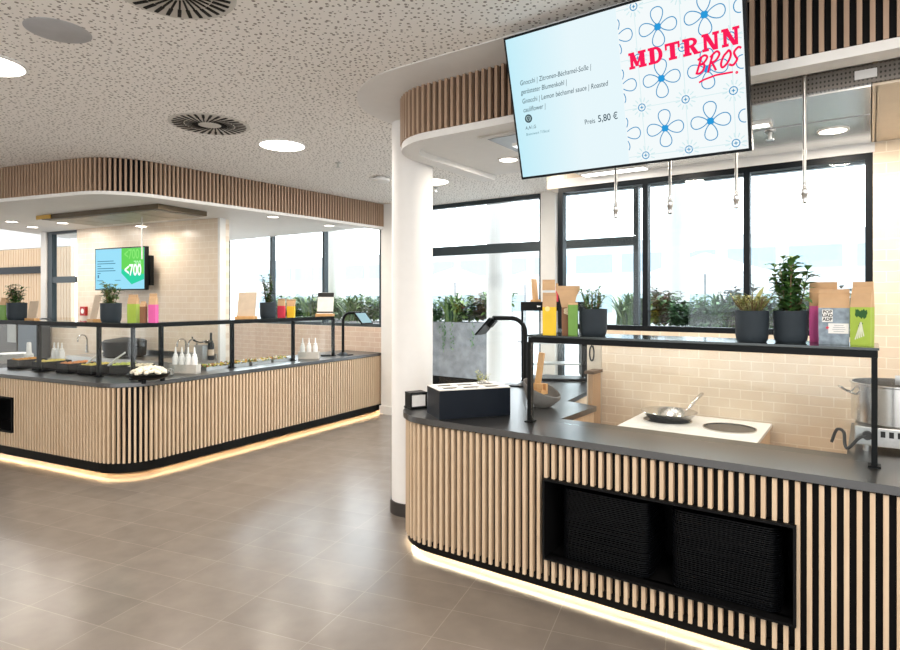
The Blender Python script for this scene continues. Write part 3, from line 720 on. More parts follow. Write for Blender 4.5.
# ================================================================== BIG MENU SCREEN
def placed(root, c, X, Y):
    Zv = X.cross(Y); root.matrix_world = Matrix(((X.x, Y.x, Zv.x, c.x), (X.y, Y.y, Zv.y, c.y), (X.z, Y.z, Zv.z, c.z), (0, 0, 0, 1)))
TW, TH = 1.158, .739
yaw, th, ro = math.radians(-2.294), math.radians(15.891), math.radians(-.631)
Xv = Vector((math.cos(yaw)*A.x-math.sin(yaw)*A.y, math.sin(yaw)*A.x+math.cos(yaw)*A.y, 0)); nv = Vector((Xv.y, -Xv.x, 0))
Yv = Vector((0, 0, 1))*math.cos(th)+nv*math.sin(th)
X2 = Xv*math.cos(ro)+Yv*math.sin(ro); Y2 = -Xv*math.sin(ro)+Yv*math.cos(ro)
tv = thing('menu_screen', 'large tilted menu screen with red lettering hanging from the near canopy', 'screen')
placed(tv, N(-.1241, -.2, 2.3551), X2, Y2)
m = MB(); m.box((0, TH/2, -.022), (TW, TH, .04), bev=.003); obj('housing', m, M_FRAME, tv, smooth=False)
m = MB(); m.box((0, TH/2, -.055), (.5, .4, .03)); m.box((0, TH*.62, -.10), (.06, .06, .10)); m.bar((-.15, TH*.6, -.06), (-.15, TH*.9, -.30), .04, .04); m.bar((.15, TH*.6, -.06), (.15, TH*.9, -.30), .04, .04); obj('wall_bracket', m, M_MET, tv, smooth=False)
b_ = .013; SPL = .033
def screen_grad():
    m = bpy.data.materials.new('menu_screen_light'); m.use_nodes = True; t = m.node_tree; t.nodes.remove(t.nodes['Principled BSDF'])
    e = t.nodes.new('ShaderNodeEmission'); tc = t.nodes.new('ShaderNodeTexCoord'); sp = t.nodes.new('ShaderNodeSeparateXYZ'); mr = t.nodes.new('ShaderNodeMapRange'); r = t.nodes.new('ShaderNodeValToRGB')
    mr.inputs['From Min'].default_value = -.56; mr.inputs['From Max'].default_value = .03
    r.color_ramp.elements[0].color = (.56, .86, .955, 1); r.color_ramp.elements[1].color = (.80, .93, .97, 1); r.color_ramp.elements[1].position = .6
    t.links.new(tc.outputs['Object'], sp.inputs[0]); t.links.new(sp.outputs[0], mr.inputs[0]); t.links.new(mr.outputs[0], r.inputs[0]); t.links.new(r.outputs[0], e.inputs[0]); t.links.new(e.outputs[0], t.nodes['Material Output'].inputs[0]); e.inputs[1].default_value = .86
    return m
m = MB(); m.box(((-TW/2+b_+SPL)/2, TH/2, 0), (SPL+TW/2-b_, TH-2*b_, .002)); sl = obj('screen_panel', m, screen_grad(), tv, smooth=False); sl['label'] = 'pale blue price side of the screen'
m = MB(); m.box(((TW/2-b_+SPL)/2, TH/2, 0), (TW/2-b_-SPL, TH-2*b_, .002)); sr = obj('screen_panel', m, emis('screen_white', (.90, .955, .965), .86), tv, smooth=False); sr['label'] = 'white patterned side of the screen'
E_TXT = emis('screen_grey_text', (.015, .045, .065), 1); E_BLU = emis('screen_blue', (.03, .25, .48), 1); E_BLF = emis('screen_blue_fill', (.02, .28, .62), 1); E_LIN = emis('screen_pale_line', (.55, .72, .74), 1); E_RED = emis('screen_red', (.83, .012, .085), 1); E_PAL = emis('screen_pale_petal', (.52, .66, .78), 1)
def line2(m, pts, w, z, closed=False):
    pts = [Vector(p) for p in pts]; n = len(pts); L = []; Rr = []
    for i in range(n):
        d = (pts[(i+1) % n]-pts[i-1]) if closed else pts[min(i+1, n-1)]-pts[max(i-1, 0)]
        d.normalize(); q = Vector((-d.y, d.x))*w/2
        L.append(m.bm.verts.new((pts[i].x+q.x, pts[i].y+q.y, z))); Rr.append(m.bm.verts.new((pts[i].x-q.x, pts[i].y-q.y, z)))
    for i in range(n if closed else n-1):
        j = (i+1) % n; m.bm.faces.new((L[i], Rr[i], Rr[j], L[j]))
XL, XR, YB, YT = SPL+.002, TW/2-b_-.002, b_+.002, TH-b_-.002
def inside(p): return XL <= p[0] <= XR and YB <= p[1] <= YT
def clipped(m, pts, w, z):
    run = []
    for p in pts:
        if inside(p): run.append(p)
        else:
            if len(run) > 1: line2(m, run, w, z)
            run = []
    if len(run) > 1: line2(m, run, w, z)
tile = MB()
for i in range(4):
    for j in range(4):
        cx, cy = .017+.2*i, .153+.2225*j; pet = MB(); core = MB(); star = MB(); ray = MB()
        for k in range(4):
            a = PI/2*k; pts = []
            for q in range(29):
                ph = (-1+2*q/28)*PI
                rr = .012+.072*(.5+.5*math.cos(ph)); off = .035*math.sin(ph)*(.74+.26*math.cos(ph))
                pts.append((cx+rr*math.cos(a)-off*math.sin(a), cy+rr*math.sin(a)+off*math.cos(a)))
            clipped(pet, pts, .0042, .0022)
        fo = obj('flower_print', pet, E_BLU, tv, smooth=False) if len(pet.bm.verts) else None
        if inside((cx-.012, cy)) and inside((cx, cy+.012)): core.box((cx, cy, .0022), (.026, .026, .0006)); obj('flower_centre', core, E_BLF, fo, smooth=False)
        sx, sy = cx+.1, cy-.111
        clipped(star, [(sx+.016*math.cos(v), sy+.016*math.sin(v)) for v in [q*2*PI/20 for q in range(21)]], .0042, .0022)
        clipped(star, [(sx-.007, sy), (sx+.007, sy)], .004, .0022); clipped(star, [(sx, sy-.007), (sx, sy+.007)], .004, .0022)
        for k in range(12):
            a = 2*PI*k/12+.13; clipped(ray, [(sx+.026*math.cos(a), sy+.026*math.sin(a)), (sx+.036*math.cos(a), sy+.036*math.sin(a)), (sx+.045*math.cos(a), sy+.045*math.sin(a))], .0045, .0019)
        so = obj('star_print', star, E_BLU, tv, smooth=False) if len(star.bm.verts) else None
        if len(ray.bm.verts): obj('star_rays', ray, E_LIN, so or tv, smooth=False)
for i in range(3): line2(tile, [(.117+.2*i, YB), (.117+.2*i, YT)], .0025, .0016)
for j in range(4):
    y = .042+.2225*j
    if YB < y < YT: line2(tile, [(XL, y), (XR, y)], .0025, .0016)
obj('tile_line', tile, E_LIN, sr, smooth=False)
# slab letters
def quad(m, pts, z): m.face([(x, y, z) for x, y in pts])
def slab(ch):
    W_ = {'M': 1.05, 'D': .86, 'T': .86, 'R': .92, 'N': .90}[ch]; P = []
    def rect(x0, y0, x1, y1): P.append([(x0, y0), (x1, y0), (x1, y1), (x0, y1)])
    sw, se = .30, .16
    def stem(x, foot=True, head=True, w=sw, ex=.09):
        rect(x, 0, x+w, 1)
        if foot: rect(x-ex, 0, x+w+ex, se)
        if head: rect(x-ex, 1-se, x+w+ex, 1)
    def bowl(cx, cy, rx, ry, tk):
        n = 12
        for i in range(n):
            a0, a1 = -PI/2+PI*i/n, -PI/2+PI*(i+1)/n
            P.append([(cx+rx*math.cos(a0), cy+ry*math.sin(a0)), (cx+rx*math.cos(a1), cy+ry*math.sin(a1)), (cx+(rx-tk)*math.cos(a1), cy+(ry-.14)*math.sin(a1)), (cx+(rx-tk)*math.cos(a0), cy+(ry-.14)*math.sin(a0))])
    if ch == 'M':
        stem(.09, w=.19); stem(W_-.36, w=.30)
        P.append([(.08, 1), (.34, 1), (.62, .12), (.42, .12)]); P.append([(.42, .12), (.56, .12), (W_-.12, 1), (W_-.28, 1)])
    if ch == 'D': stem(.09); rect(.3, 0, .44, .14); rect(.3, .86, .44, 1); bowl(.42, .5, .44, .5, .24)
    if ch == 'T': stem(W_/2-sw/2, head=False); rect(0, .84, W_, 1); rect(0, .62, .12, 1); rect(W_-.12, .62, W_, 1)
    if ch == 'R': stem(.09); rect(.3, .86, .44, 1); rect(.3, .44, .44, .58); bowl(.42, .72, .40, .28, .22); P.append([(.40, .46), (.64, .48), (.92, 0), (.62, 0)]); rect(.62, 0, .98, .12)
    if ch == 'N': stem(.09, w=.18); stem(W_-.23, foot=False, w=.18); P.append([(.06, 1), (.34, 1), (W_-.09, 0), (W_-.32, 0)])
    return P, W_
m = MB(); x = .074
for ch in 'MDTRNN':
    P, w_ = slab(ch)
    for poly in P: quad(m, [(x+px*.074, .4425+(px*.074+x-.074)*.015+py*.070, .0030) for px, py in poly], 0) if False else m.face([(x+px*.076, .4425+(px*.076+x-.074)*.012+py*.073, .0030) for px, py in poly])
    x += w_*.076+.0115
obj('lettering', m, E_RED, sr, smooth=False)
m = MB()
def brush(strokes, x0, y0, w, h, sl=.35):
    for st_ in strokes:
        pts = [Vector((x0+p[0]*w+p[1]*h*sl, y0+p[1]*h)) for p in st_]
        dense = []
        for i in range(len(pts)-1):
            p0, p1, p2, p3 = pts[max(i-1, 0)], pts[i], pts[i+1], pts[min(i+2, len(pts)-1)]
            for k in range(6):
                t_ = k/6; dense.append(.5*((2*p1)+(p2-p0)*t_+(2*p0-5*p1+4*p2-p3)*t_*t_+(3*p1-p0-3*p2+p3)*t_**3))
        dense.append(pts[-1]); line2(m, dense, .0095, .0036)
brush([[(.05, 1), (0, 0)], [(-.3, .82), (.3, 1.05), (.75, .9), (.55, .6), (.1, .5)], [(.1, .5), (.6, .48), (.7, .15), (.35, -.05), (-.15, .02)]], .372, .366, .036, .064)
brush([[(.0, .95), (.05, -.15)], [(-.2, .8), (.35, 1.1), (.8, .9), (.6, .55), (.1, .45)], [(.2, .45), (.55, .2), (.95, -.1)]], .420, .368, .036, .064)
brush([[(.5, 1), (.1, .7), (.05, .25), (.35, 0), (.75, .25), (.85, .7), (.5, 1), (.3, .85)]], .466, .368, .038, .064)
brush([[(.95, .95), (.6, 1.05), (.25, .8), (.55, .5), (.8, .3), (.5, .0), (.0, .1)]], .503, .369, .036, .064, .3)
line2(m, [(.379, .325), (.40, .333), (.45, .342), (.519, .341)], .008, .0036); m.lathe([(.001, 0), (.006, 0)], 10, (.534, .336, .0036), caps=False)
obj('lettering', m, E_RED, sr, smooth=False)
FT_ = (0, 0, 0)
for y, s_ in ((.497, 'Gnocchi | Zitronen-Béchamel-Soße |'), (.452, 'gerösteter Blumenkohl |'), (.405, 'Gnocchi | Lemon béchamel sauce | Roasted'), (.360, 'cauliflower |')):
    text('menu_text', s_, .0345, (-.513, y, .0022), sl, E_TXT, FT_, 0, 'LEFT', .18, 0, .78)
text('price_text', 'Preis', .034, (-.176, .243, .0022), sl, E_TXT, FT_, 0, 'LEFT', 0, 0, .85)
text('price_text', '5,80 €', .046, (-.105, .247, .0022), sl, E_TXT, FT_, .0003, 'LEFT', 0, 0, .85)
text('menu_text', 'A,A1,G', .024, (-.513, .267, .0022), sl, E_TXT, FT_, 0, 'LEFT', .1, 0, .9)
text('menu_text', 'Brennwert 715kcal', .020, (-.513, .234, .0022), sl, emis('screen_pale_text', (.10, .24, .29), 1), FT_, 0, 'LEFT', .1, 0, .9)
text('menu_text', 'conception', .018, (.300, .048, .0034), sr, E_PAL, FT_, 0, 'CENTER', 0, 0, 1)
m = MB(); m.lathe([(.001, 0), (.0215, 0)], 28, (-.487, .314, .0022), caps=False); ic = obj('round_icon', m, emis('screen_dark', (.015, .04, .05), 1), sl)
m = MB(); line2(m, [(-.499, .322), (-.492, .304), (-.487, .326), (-.480, .304), (-.476, .322)], .003, .003); line2(m, [(-.487+.013*math.cos(v), .314+.013*math.sin(v)) for v in [q*2*PI/16 for q in range(16)]], .002, .003, True); obj('icon_mark', m, E_LIN, ic, smooth=False)

# ================================================================== FAR COUNTER
def fillet(c, d0, d1, r, n=12):
    """corner c, both directions leave the corner; returns arc from d0 side to d1 side"""
    ang = math.acos(d0.dot(d1))/2; L = r/math.tan(ang); bis = (d0+d1).normalized(); ce_ = c+bis*(r/math.sin(ang))
    p0, p1 = c+d0*L, c+d1*L; a0 = math.atan2(p0.y-ce_.y, p0.x-ce_.x); a1 = math.atan2(p1.y-ce_.y, p1.x-ce_.x)
    if a1-a0 > PI: a1 -= 2*PI
    if a1-a0 < -PI: a1 += 2*PI
    return arc(ce_.x, ce_.y, r, a0, a1, n)
FEND = sight(386.5, FC, FR)
far = [FC+FL*2.6] + fillet(FC, FL, FR, .40) + [FEND]
ft = thing('serving_counter', 'long far serving counter with rounded corner and glowing base', 'counter')
inner = offset([FC+FL*2.6, FC, FEND], .85, 1)
m = MB(); m.prism([tuple(p) for p in far]+[tuple(p) for p in inner[::-1]], .862, .90); obj('worktop', m, M_TOP, ft, smooth=False)
q0 = sight(14, offset([FC+FL*2.6, FC], .03, 1)[0], FL); q0 = (q0-FC).dot(FL)
nic0, nic1 = q0, q0+.9
m = MB()
P_ = lambda k: FC+FL*k
for P, z0, z1 in (([P_(2.6), P_(nic1)], .1, .865), ([P_(nic1), P_(nic0)], .1, .30), ([P_(nic1), P_(nic0)], .64, .865), ([P_(nic0)]+far[1:], .1, .865)): m.band(offset(P, .045, 1), offset(P, .065, 1), z0, z1)
obj('front_panel', m, M_BLACK, ft, smooth=False)
m = MB(); zz = .133
for p, d in walk(offset(far, .022, 1), .0465, .02):
    rz = math.atan2(d.y, d.x); k = (p-FC).dot(FL)
    if nic0-.02 < k < nic1+.02 and p.y > FC.y+.2:
        for z0, z1 in ((zz, .28), (.66, .855)): m.box((p.x, p.y, (z0+z1)/2), (.02, .034, z1-z0), rz)
    else: m.box((p.x, p.y, (zz+.855)/2), (.02, .034, .855-zz), rz)
obj('slat_cladding', m, M_SLAT, ft, smooth=False)
m = MB(); m.band(offset(far, .012, 1), offset(far, .045, 1), .042, .135); obj('plinth', m, M_PLINTH, ft, smooth=False)
m = MB(); m.band(offset(far, .05, 1), offset(far, .075, 1), .0445, .0475); obj('light_strip', m, emis('warm_led_far', (1, .62, .30), 32.0), ft, smooth=False)
m = MB(); a_, b2_ = P_(nic1), P_(nic0); n_ = FNL
for off0, off1, z0, z1 in ((.0, .34, .28, .30), (.0, .34, .64, .66), (.33, .35, .30, .64)): m.band([a_+n_*off0, b2_+n_*off0], [a_+n_*off1, b2_+n_*off1], z0, z1)
for p in (a_, b2_): m.band([p+n_*.0, p+n_*.34], [p+n_*0-FL*.018, p+n_*.34-FL*.018], .30, .64)
obj('tray_niche', m, M_BLACK, ft, smooth=False)
m = MB(); io = offset(inner, .02, -1); m.band(inner, io, 0, .862); obj('inner_panel', m, M_STEEL, ft, smooth=False)

# ---- far sneeze guard
gpath = offset(far, .30, 1); FSZ = 1.455
gb = thing('sneeze_guard', 'long black sneeze guard with shelf around the far counter corner', 'sneeze guard', (0, 0, .90))
gl = [sight(-60, gpath[0], FL)]+gpath[1:-1]+[sight(334, gpath[-1], FR)]
m = MB(); m.band(gl, offset(gl, .28, 1), .545, .562); obj('shelf', m, mat('smoked_glass_far', (.03, .04, .04), .06), gb, smooth=False)
m = MB(); m.band(offset(gl, -.008, 1), offset(gl, .008, 1), .515, .556); m.band(offset(gl, .27, 1), offset(gl, .285, 1), .52, .556); obj('shelf_frame', m, M_MET, gb, smooth=False)
gposts = [sight(39, gpath[0], FL), sight(99, gpath[0], FL), sight(161, gpath[-1], FR), sight(232, gpath[-1], FR), sight(293, gpath[-1], FR), sight(333, gpath[-1], FR)]
mid = gpath[len(gpath)//2]
for p, rz in [(gposts[0], RL), (gposts[1], RL), (mid, .6)]+[(p, RR) for p in gposts[2:]]:
    m = MB(); m.box((p.x, p.y, .262), (.04, .03, .522), rz); m.box((p.x, p.y, .004), (.07, .06, .008), rz); obj('post', m, M_MET, gb, smooth=False)
m = MB(); gp = offset(gl, -.014, 1); m.band(gp, offset(gl, -.019, 1), .03, .515); obj('glass_pane', m, M_GLASS, gb, smooth=False)
SZ = .90+.562
# items on the far shelf
shl = offset([FC+FL*2.6, FC, FEND], .44, 1)
def onL(u): p = sight(u, shl[0], FL); return Vector((p.x, p.y, SZ))
def onR(u): p = sight(u, shl[2], FR); return Vector((p.x, p.y, SZ))
f, s = bush(11, .27, .13, 13, 16, .08, .04, z0=.16, taper=.2)
pl0 = pot('potted_plant', 'potted leafy plant at the far left end of the far shelf', onL(17), .10, .20, f, s, M_LEAF)
f, s = bush(12, .28, .14, 13, 16, .08, .04, z0=.16, taper=.2)
pot('potted_plant', 'potted bushy plant on the far shelf below the wall screen', onL(111), .10, .20, f, s, M_LEAF4)
f, s = bush(13, .44, .13, 11, 20, .08, .04, z0=.16, taper=.3)
pot('potted_plant', 'potted upright plant on the far shelf before the far window', onR(268), .10, .20, f, s, M_LEAF)
bag('green paper bag at the left end of the far shelf', onL(5), RL, .12, .06, .26, .66, M_GRN)
bag('green kraft bag right of the plant below the wall screen', onL(133.5), RL+.3, .10, .06, .29, .66, M_LIME)
bag('slim brown kraft bag between green and pink bags on the far shelf', onL(143.5), RL+.3, .05, .05, .22, .75, M_BRN, roll=False)
bag('pink kraft bag at the corner of the far shelf', onL(150.5)+Vector((0, .06, 0)), RL+.4, .075, .06, .30, .62, M_PNK)
bag('red snack bag on the far shelf beside the upright plant', onR(281.5), 0, .09, .06, .25, .62, M_RED, group='paper snack bags', roll=True)
bag('yellow snack bag on the far shelf right of the red one', onR(291), 0, .10, .06, .24, .62, M_YEL, flare=1.25)
sign('tan card stand at the left of the far shelf', onL(32), RL-.05, .19, .22, M_CARD)
sign('tall tan card stand leaning left of the plant below the wall screen', onL(94), RL-.2, .15, .29, M_CARD, lean=-.2)
sign('large tan card stand on the far shelf before the far window', onR(246), -.15, .24, .33, M_CARD)
cs = sign('white card stand with black header near the far shelf end', onR(325), -.15, .24, .34, M_PAPER)
m = MB(); m.box((0, .036, .305), (.24, .008, .06), M=Matrix.Rotation(-.16, 4, 'X')); m.box((0, -.004, .055), (.24, .006, .02), M=Matrix.Rotation(-.16, 4, 'X')); obj('header', m, M_INK, cs, smooth=False)
# far tablet
ftp = sight(343, offset([FC, FEND], .25, 1)[0], FR)
tb = tablet('black tablet on tube arch at the right end of the far counter', Vector((ftp.x, ftp.y, .90)), PI-.5, M_SCR)
m = MB(); m.box((0, 0, .01), (.13, .07, .02), .3, bev=.006); tag(obj('card_reader', m, M_RUB, None, Vector((ftp.x-.22, ftp.y-.16, .90))), 'small black device lying on the far counter left of tablet', 'card reader')

# ---- food and bottles on the far counter
def fp(u, off, z=.90, side='L'):
    P = offset([FC+FL*2.6, FC, FEND], off, 1); p = sight(u, P[0] if side == 'L' else P[2], FL if side == 'L' else FR); return Vector((p.x, p.y, z))
def bottle_set(label, loc, rz, n, w=.075, cols=None):
    t = thing('bottle_rack', label+' rack', 'rack', loc, rz, 'sauce bottle racks')
    L = n*w+.02
    m = MB(); m.box((0, 0, .006), (L, .09, .012)); m.box((0, -.043, .05), (L, .006, .09)); m.box((0, .043, .05), (L, .006, .09)); m.box((-L/2+.003, 0, .05), (.006, .08, .09)); m.box((L/2-.003, 0, .05), (.006, .08, .09)); obj('rack_body', m, mat('pale_grey_rack', (.55, .52, .47), .5), t, smooth=False)
    R = Matrix.Rotation(rz, 4, 'Z')
    for k in range(n):
        o = thing('sauce_bottle', ('white sauce bottle in the ' if n > 1 else 'single white sauce bottle in the ')+label.split('sauce bottle ')[-1]+' rack', 'bottle', Vector(loc)+R @ Vector(((k-(n-1)/2)*w, 0, .0125)), rz, label+' bottles')
        m = MB(); m.lathe([(.02, 0), (.031, .002), (.032, .15), (.026, .17), (.022, .175)], 18); obj('bottle_body', m, M_WPL, o)
        m = MB(); m.lathe([(.024, .172), (.024, .19), (.012, .20), (.006, .265), (.004, .27)], 14); obj('nozzle', m, M_WPL, o)
bottle_set('sauce bottle corner', fp(185, .34, side='R'), RR-1.2, 4)
bottle_set('sauce bottle left', fp(58, .75), RL, 3)
bottle_set('sauce bottle back', fp(309, .28, side='R'), RR-1.0, 3, .085)
# gastronorm pans
M_FOODS = [mat('food_orange', (.75, .33, .05), .7, noise=.5, nscale=60), mat('food_yellow', (.80, .60, .14), .7, noise=.4, nscale=60), mat('food_carrot', (.70, .26, .07), .7, noise=.5, nscale=70), mat('food_green_yellow', (.50, .55, .10), .7, noise=.6, nscale=70), mat('food_cream', (.78, .70, .52), .7, noise=.2, nscale=60)]
def pan(label, loc, rz, fm, w=.26, d=.34, seed=0):
    t = thing('food_pan', label, 'food pan', loc, rz, 'food pans on the far counter')
    m = MB(); m.box((0, -d/2, .05), (w, .012, .10)); m.box((0, d/2, .05), (w, .012, .10)); m.box((-w/2, 0, .05), (.012, d, .10)); m.box((w/2, 0, .05), (.012, d, .10)); m.box((0, 0, .005), (w, d, .01)); obj('pan_body', m, M_BLACK, t, smooth=False)
    rnd = random.Random(seed); m = MB()
    m.box((0, 0, .07), (w-.012, d-.012, .04))
    for k in range(60): m.lathe([(.002, -.008), (.018, 0), (.012, .010), (.002, .014)], 6, (rnd.uniform(-.42, .42)*w, rnd.uniform(-.42, .42)*d, .09+rnd.random()*.01), caps=True)
    tag_ = obj('food', m, fm, t); tag_['kind'] = 'stuff'; tag_['label'] = 'food filling the pan'
    return t
for k, (u, lab) in enumerate(((27, 'black pan of orange food on far counter by the left guard post'), (52, 'black pan of golden food in front of the left sauce bottles'), (76, 'black pan of orange diced food left of the double guard posts'), (98, 'black pan of yellow corn food at the double guard posts'), (121, 'black pan of yellow green salad behind corner guard post'), (138, 'black pan of cream salad by the round white bowl'))):
    if k < 4: pan(lab, fp(u, .50), RL, M_FOODS[(0, 1, 2, 1)[k]], .22, .30, k)
    else: pan(lab, fp(u+3, .62), .3, M_FOODS[(3, 4)[k-4]], .22, .26, k)
for u, du, lab in ((86, 1, 'white serving tongs leaning in the yellow food pan'), (108, 1, 'white serving tongs leaning in the salad pan')):
    p = fp(u, .5, .99); m = MB(); m.tube([(0, 0, 0), (.10, -.02, .08), (.2, -.03, .14)], .008, 6); m.tube([(.0, .03, 0), (.10, .01, .08), (.2, -.03, .145)], .008, 6); tag(obj('serving_tongs', m, M_WPL, None, p), lab, 'tongs')
rb = thing('serving_bowl', 'black round footed bowl heaped with white cheese at the far counter corner', 'bowl', fp(149, .27, .90), 0)
m = MB(); 
for k in range(3): m.lathe([(.022, 0), (.022, .035)], 10, (.12*math.cos(k*2.1+.6), .12*math.sin(k*2.1+.6), 0))
m.lathe([(.12, .03), (.17, .05), (.19, .085), (.182, .085), (.16, .06), (.001, .055)], 32, caps=False); obj('bowl_body', m, M_MET, rb)
rnd = random.Random(9); m = MB()
for k in range(90):
    a, r = rnd.uniform(0, 2*PI), .155*math.sqrt(rnd.random()); m.lathe([(.004, -.02), (.022, -.008), (.022, .008), (.006, .02)], 7, (r*math.cos(a), r*math.sin(a), .088+.045*(1-(r/.16)**2)+rnd.random()*.012))
o = obj('food', m, mat('white_cheese', (.82, .76, .62), .6), rb); o['kind'] = 'stuff'; o['label'] = 'heap of white cheese pieces'
jr = thing('glass_jar', 'small clear jar between the round bowl and corner sauce bottles', 'jar', fp(168, .30, .90, 'R'))
m = MB(); m.lathe([(.05, 0), (.06, .005), (.065, .09), (.055, .10), (.05, .10), (.058, .085), (.055, .01), (.001, .008)], 20, caps=False); obj('jar_body', m, M_GLASS, jr)
m = MB(); m.lathe([(.001, .075), (.045, .07), (.052, .012), (.001, .01)], 16, caps=False); obj('contents', m, mat('grey_seed', (.25, .23, .20), .8, noise=.4, nscale=80), jr)
# topping tray with coloured toppings along the right run
for k, (u, lab) in enumerate(((212, 'white tray of mixed toppings just right of the corner sauce bottles'), (233, 'white tray of mixed toppings behind the middle guard post'), (256, 'white tray of mixed toppings below the large tan card'), (277, 'white tray of mixed toppings below the red snack bag'))):
    t = thing('topping_tray', lab, 'tray', fp(u, .42, .90, 'R'), RR, 'topping trays on the far counter')
    m = MB(); m.box((0, 0, .012), (.30, .20, .024)); m.box((0, -.10, .02), (.30, .008, .035)); m.box((0, .10, .02), (.30, .008, .035)); m.box((.15, 0, .02), (.008, .2, .035)); m.box((-.15, 0, .02), (.008, .2, .035)); obj('tray_body', m, M_STEEL, t, smooth=False)
    rnd = random.Random(k+40)
    for mm in (M_FOODS[1], M_WPL, M_BRN, M_GRN, M_FOODS[0]):
        m = MB()
        for q in range(26): m.lathe([(.002, -.008), (.014, 0), (.002, .012)], 6, (rnd.uniform(-.135, .135), rnd.uniform(-.085, .085), .034+rnd.random()*.022))
        o = obj('topping', m, mm, t); o['kind'] = 'stuff'
# plates / takeaway boxes at the far left
m0 = MB(); m0.lathe([(.10, 0), (.12, .002), (.19, .022), (.188, .026), (.12, .008), (.001, .006)], 28, caps=False)
p0 = obj('plate', m0, M_WPL)
pp = fp(12, .70)
for k in range(9):
    o = p0 if k == 0 else p0.copy()
    if k: C.objects.link(o)
    tag(o, 'white plate in the stack at the left end of the far counter', 'plate', 'stacked white plates'); o.location = (pp.x, pp.y, .902+k*.012)
m = MB(); m.lathe([(.02, 0), (.05, 0), (.05, .12), (.03, .14), (.025, .26), (.02, .27)], 16); pq = fp(29, .72); tag(obj('dispenser_bottle', m, M_WPL, None, pq), 'white tapered dispenser beside the stacked plates', 'bottle')

# ---- back worktop of the far kitchen with sink, taps and pots
def wl_pt(x, y, z): 
    d = Vector((math.cos(RL), math.sin(RL))); n = Vector((-d.y, d.x)); p = fw_org+d*x+n*y; return Vector((p.x, p.y, z))
bk = thing('back_worktop', 'steel back worktop along the tiled wall of the far kitchen', 'worktop', wl_pt(-1.15, -.31, 0), RL)
m = MB(); m.box((0, 0, .43), (2.3, .56, .86)); obj('body', m, M_STEEL, bk, smooth=False)
m = MB(); m.box((0, 0, .88), (2.3, .60, .04)); m.box((0, .29, .93), (2.3, .02, .08)); obj('top', m, M_STEEL, bk, smooth=False)
m = MB()
for k in range(4): m.box((-.84+k*.56, -.285, .44), (.53, .012, .78))
obj('door', m, M_STEEL, bk, smooth=False)
def tap(label, loc, rz):
    t = thing('kitchen_tap', label, 'tap', loc, rz, 'taps in the far kitchen')
    m = MB(); m.lathe([(.025, 0), (.025, .02), (.016, .03), (.016, .12)], 14); obj('tap_body', m, M_STEELB, t)
    m = MB(); m.tube([(0, 0, .10), (0, 0, .20)]+[(.0, -.07+.07*math.cos(a), .20+.07*math.sin(a)) for a in [i*PI/8 for i in range(9)]]+[(0, -.14, .17)], .011, 8); obj('spout', m, M_STEELB, t)
def xu(u, y=-.31): 
    p = sight(u, wl_pt(0, y, 0).xy, Vector((math.cos(RL), math.sin(RL)))); return (p-fw_org).dot(Vector((math.cos(RL), math.sin(RL))))
for u, lab in ((87, 'chrome tap left of the black double posts'), (186, 'chrome tap behind the corner sauce bottles at left'), (197, 'chrome tap behind the corner sauce bottles at right')): tap(lab, wl_pt(xu(u, -.16), -.16, .90), RL)
bp = thing('cooking_pot', 'wide black cooking pot on the back worktop below the wall screen', 'pot', wl_pt(xu(128), -.36, .90), RL)
m = MB(); m.lathe([(.22, 0), (.27, .02), (.28, .22), (.27, .22), (.25, .03), (.001, .025)], 32, caps=False); m.lathe([(.275, .22), (.25, .24), (.05, .27), (.001, .272)], 32, caps=False); obj('pot_body', m, M_RUB, bp)
for sg_2 in (-1, 1):
    m = MB(); m.tube([(sg_2*.27, .06, .16), (sg_2*.34, .04, .165), (sg_2*.34, -.04, .165), (sg_2*.27, -.06, .16)], .012, 8); obj('loop_handle', m, M_RUB, bp)
bo = thing('dark_bottle', 'slim dark bottle standing by the tiled wall end in the far kitchen', 'bottle', wl_pt(xu(211, -.15), -.15, .90), 0)
m = MB(); m.lathe([(.03, 0), (.04, .005), (.04, .20), (.015, .27), (.014, .36)], 16); obj('bottle_body', m, M_RUB, bo)
m = MB(); m.lathe([(.0405, .06), (.0405, .14)], 16, caps=False); obj('bottle_label', m, M_CARD, bo)
sk = thing('long_handled_ladle', 'long handled dark ladle lying left of the slim dark bottle', 'ladle', wl_pt(xu(200, -.2), -.2, 1.10), RL)
m = MB(); m.tube([(-.15, 0, .10), (-.12, 0, .05), (0, 0, .03), (.10, 0, .04)], .008, 8); obj('handle', m, M_RUB, sk)
m = MB(); m.lathe([(.001, -.03), (.04, -.02), (.055, .015), (.05, .015), (.036, -.012), (.001, -.02)], 16, (.13, 0, .045), caps=False); obj('scoop', m, M_STEELB, sk)
m = MB(); m.box((0, 0, .1), (.16, .16, .2)); tag(obj('utensil_box', m, M_STEEL, None, wl_pt(xu(203, -.2), -.2, .90), RL, smooth=False), 'steel utensil box under the long ladle by the tiled wall', 'box')
# fridge and boxes at the left
fr = thing('tall_cabinet', 'dark tall shallow cabinet with pale notice at the left edge of the far kitchen', 'cabinet', wl_pt(xu(39, -.22)-.6, -.12, 0), RL)
m = MB(); m.box((0, 0, .70), (1.2, .14, 1.40)); obj('body', m, mat('dark_grey_fridge', (.06, .065, .07), .4), fr, smooth=False)
m = MB(); m.box((-.30, -.082, .70), (.56, .02, 1.36)); d_ = obj('door', m, mat('dark_brown_door', (.09, .08, .07), .4), fr, smooth=False)
m = MB(); m.box((-.15, -.096, 1.15), (.24, .004, .30)); obj('notice', m, mat('pale_notice', (.45, .46, .44), .6), d_, smooth=False)
m = MB(); m.box((.30, -.082, .70), (.56, .02, 1.36)); obj('door', m, mat('slate_door', (.10, .13, .16), .4), fr, smooth=False)

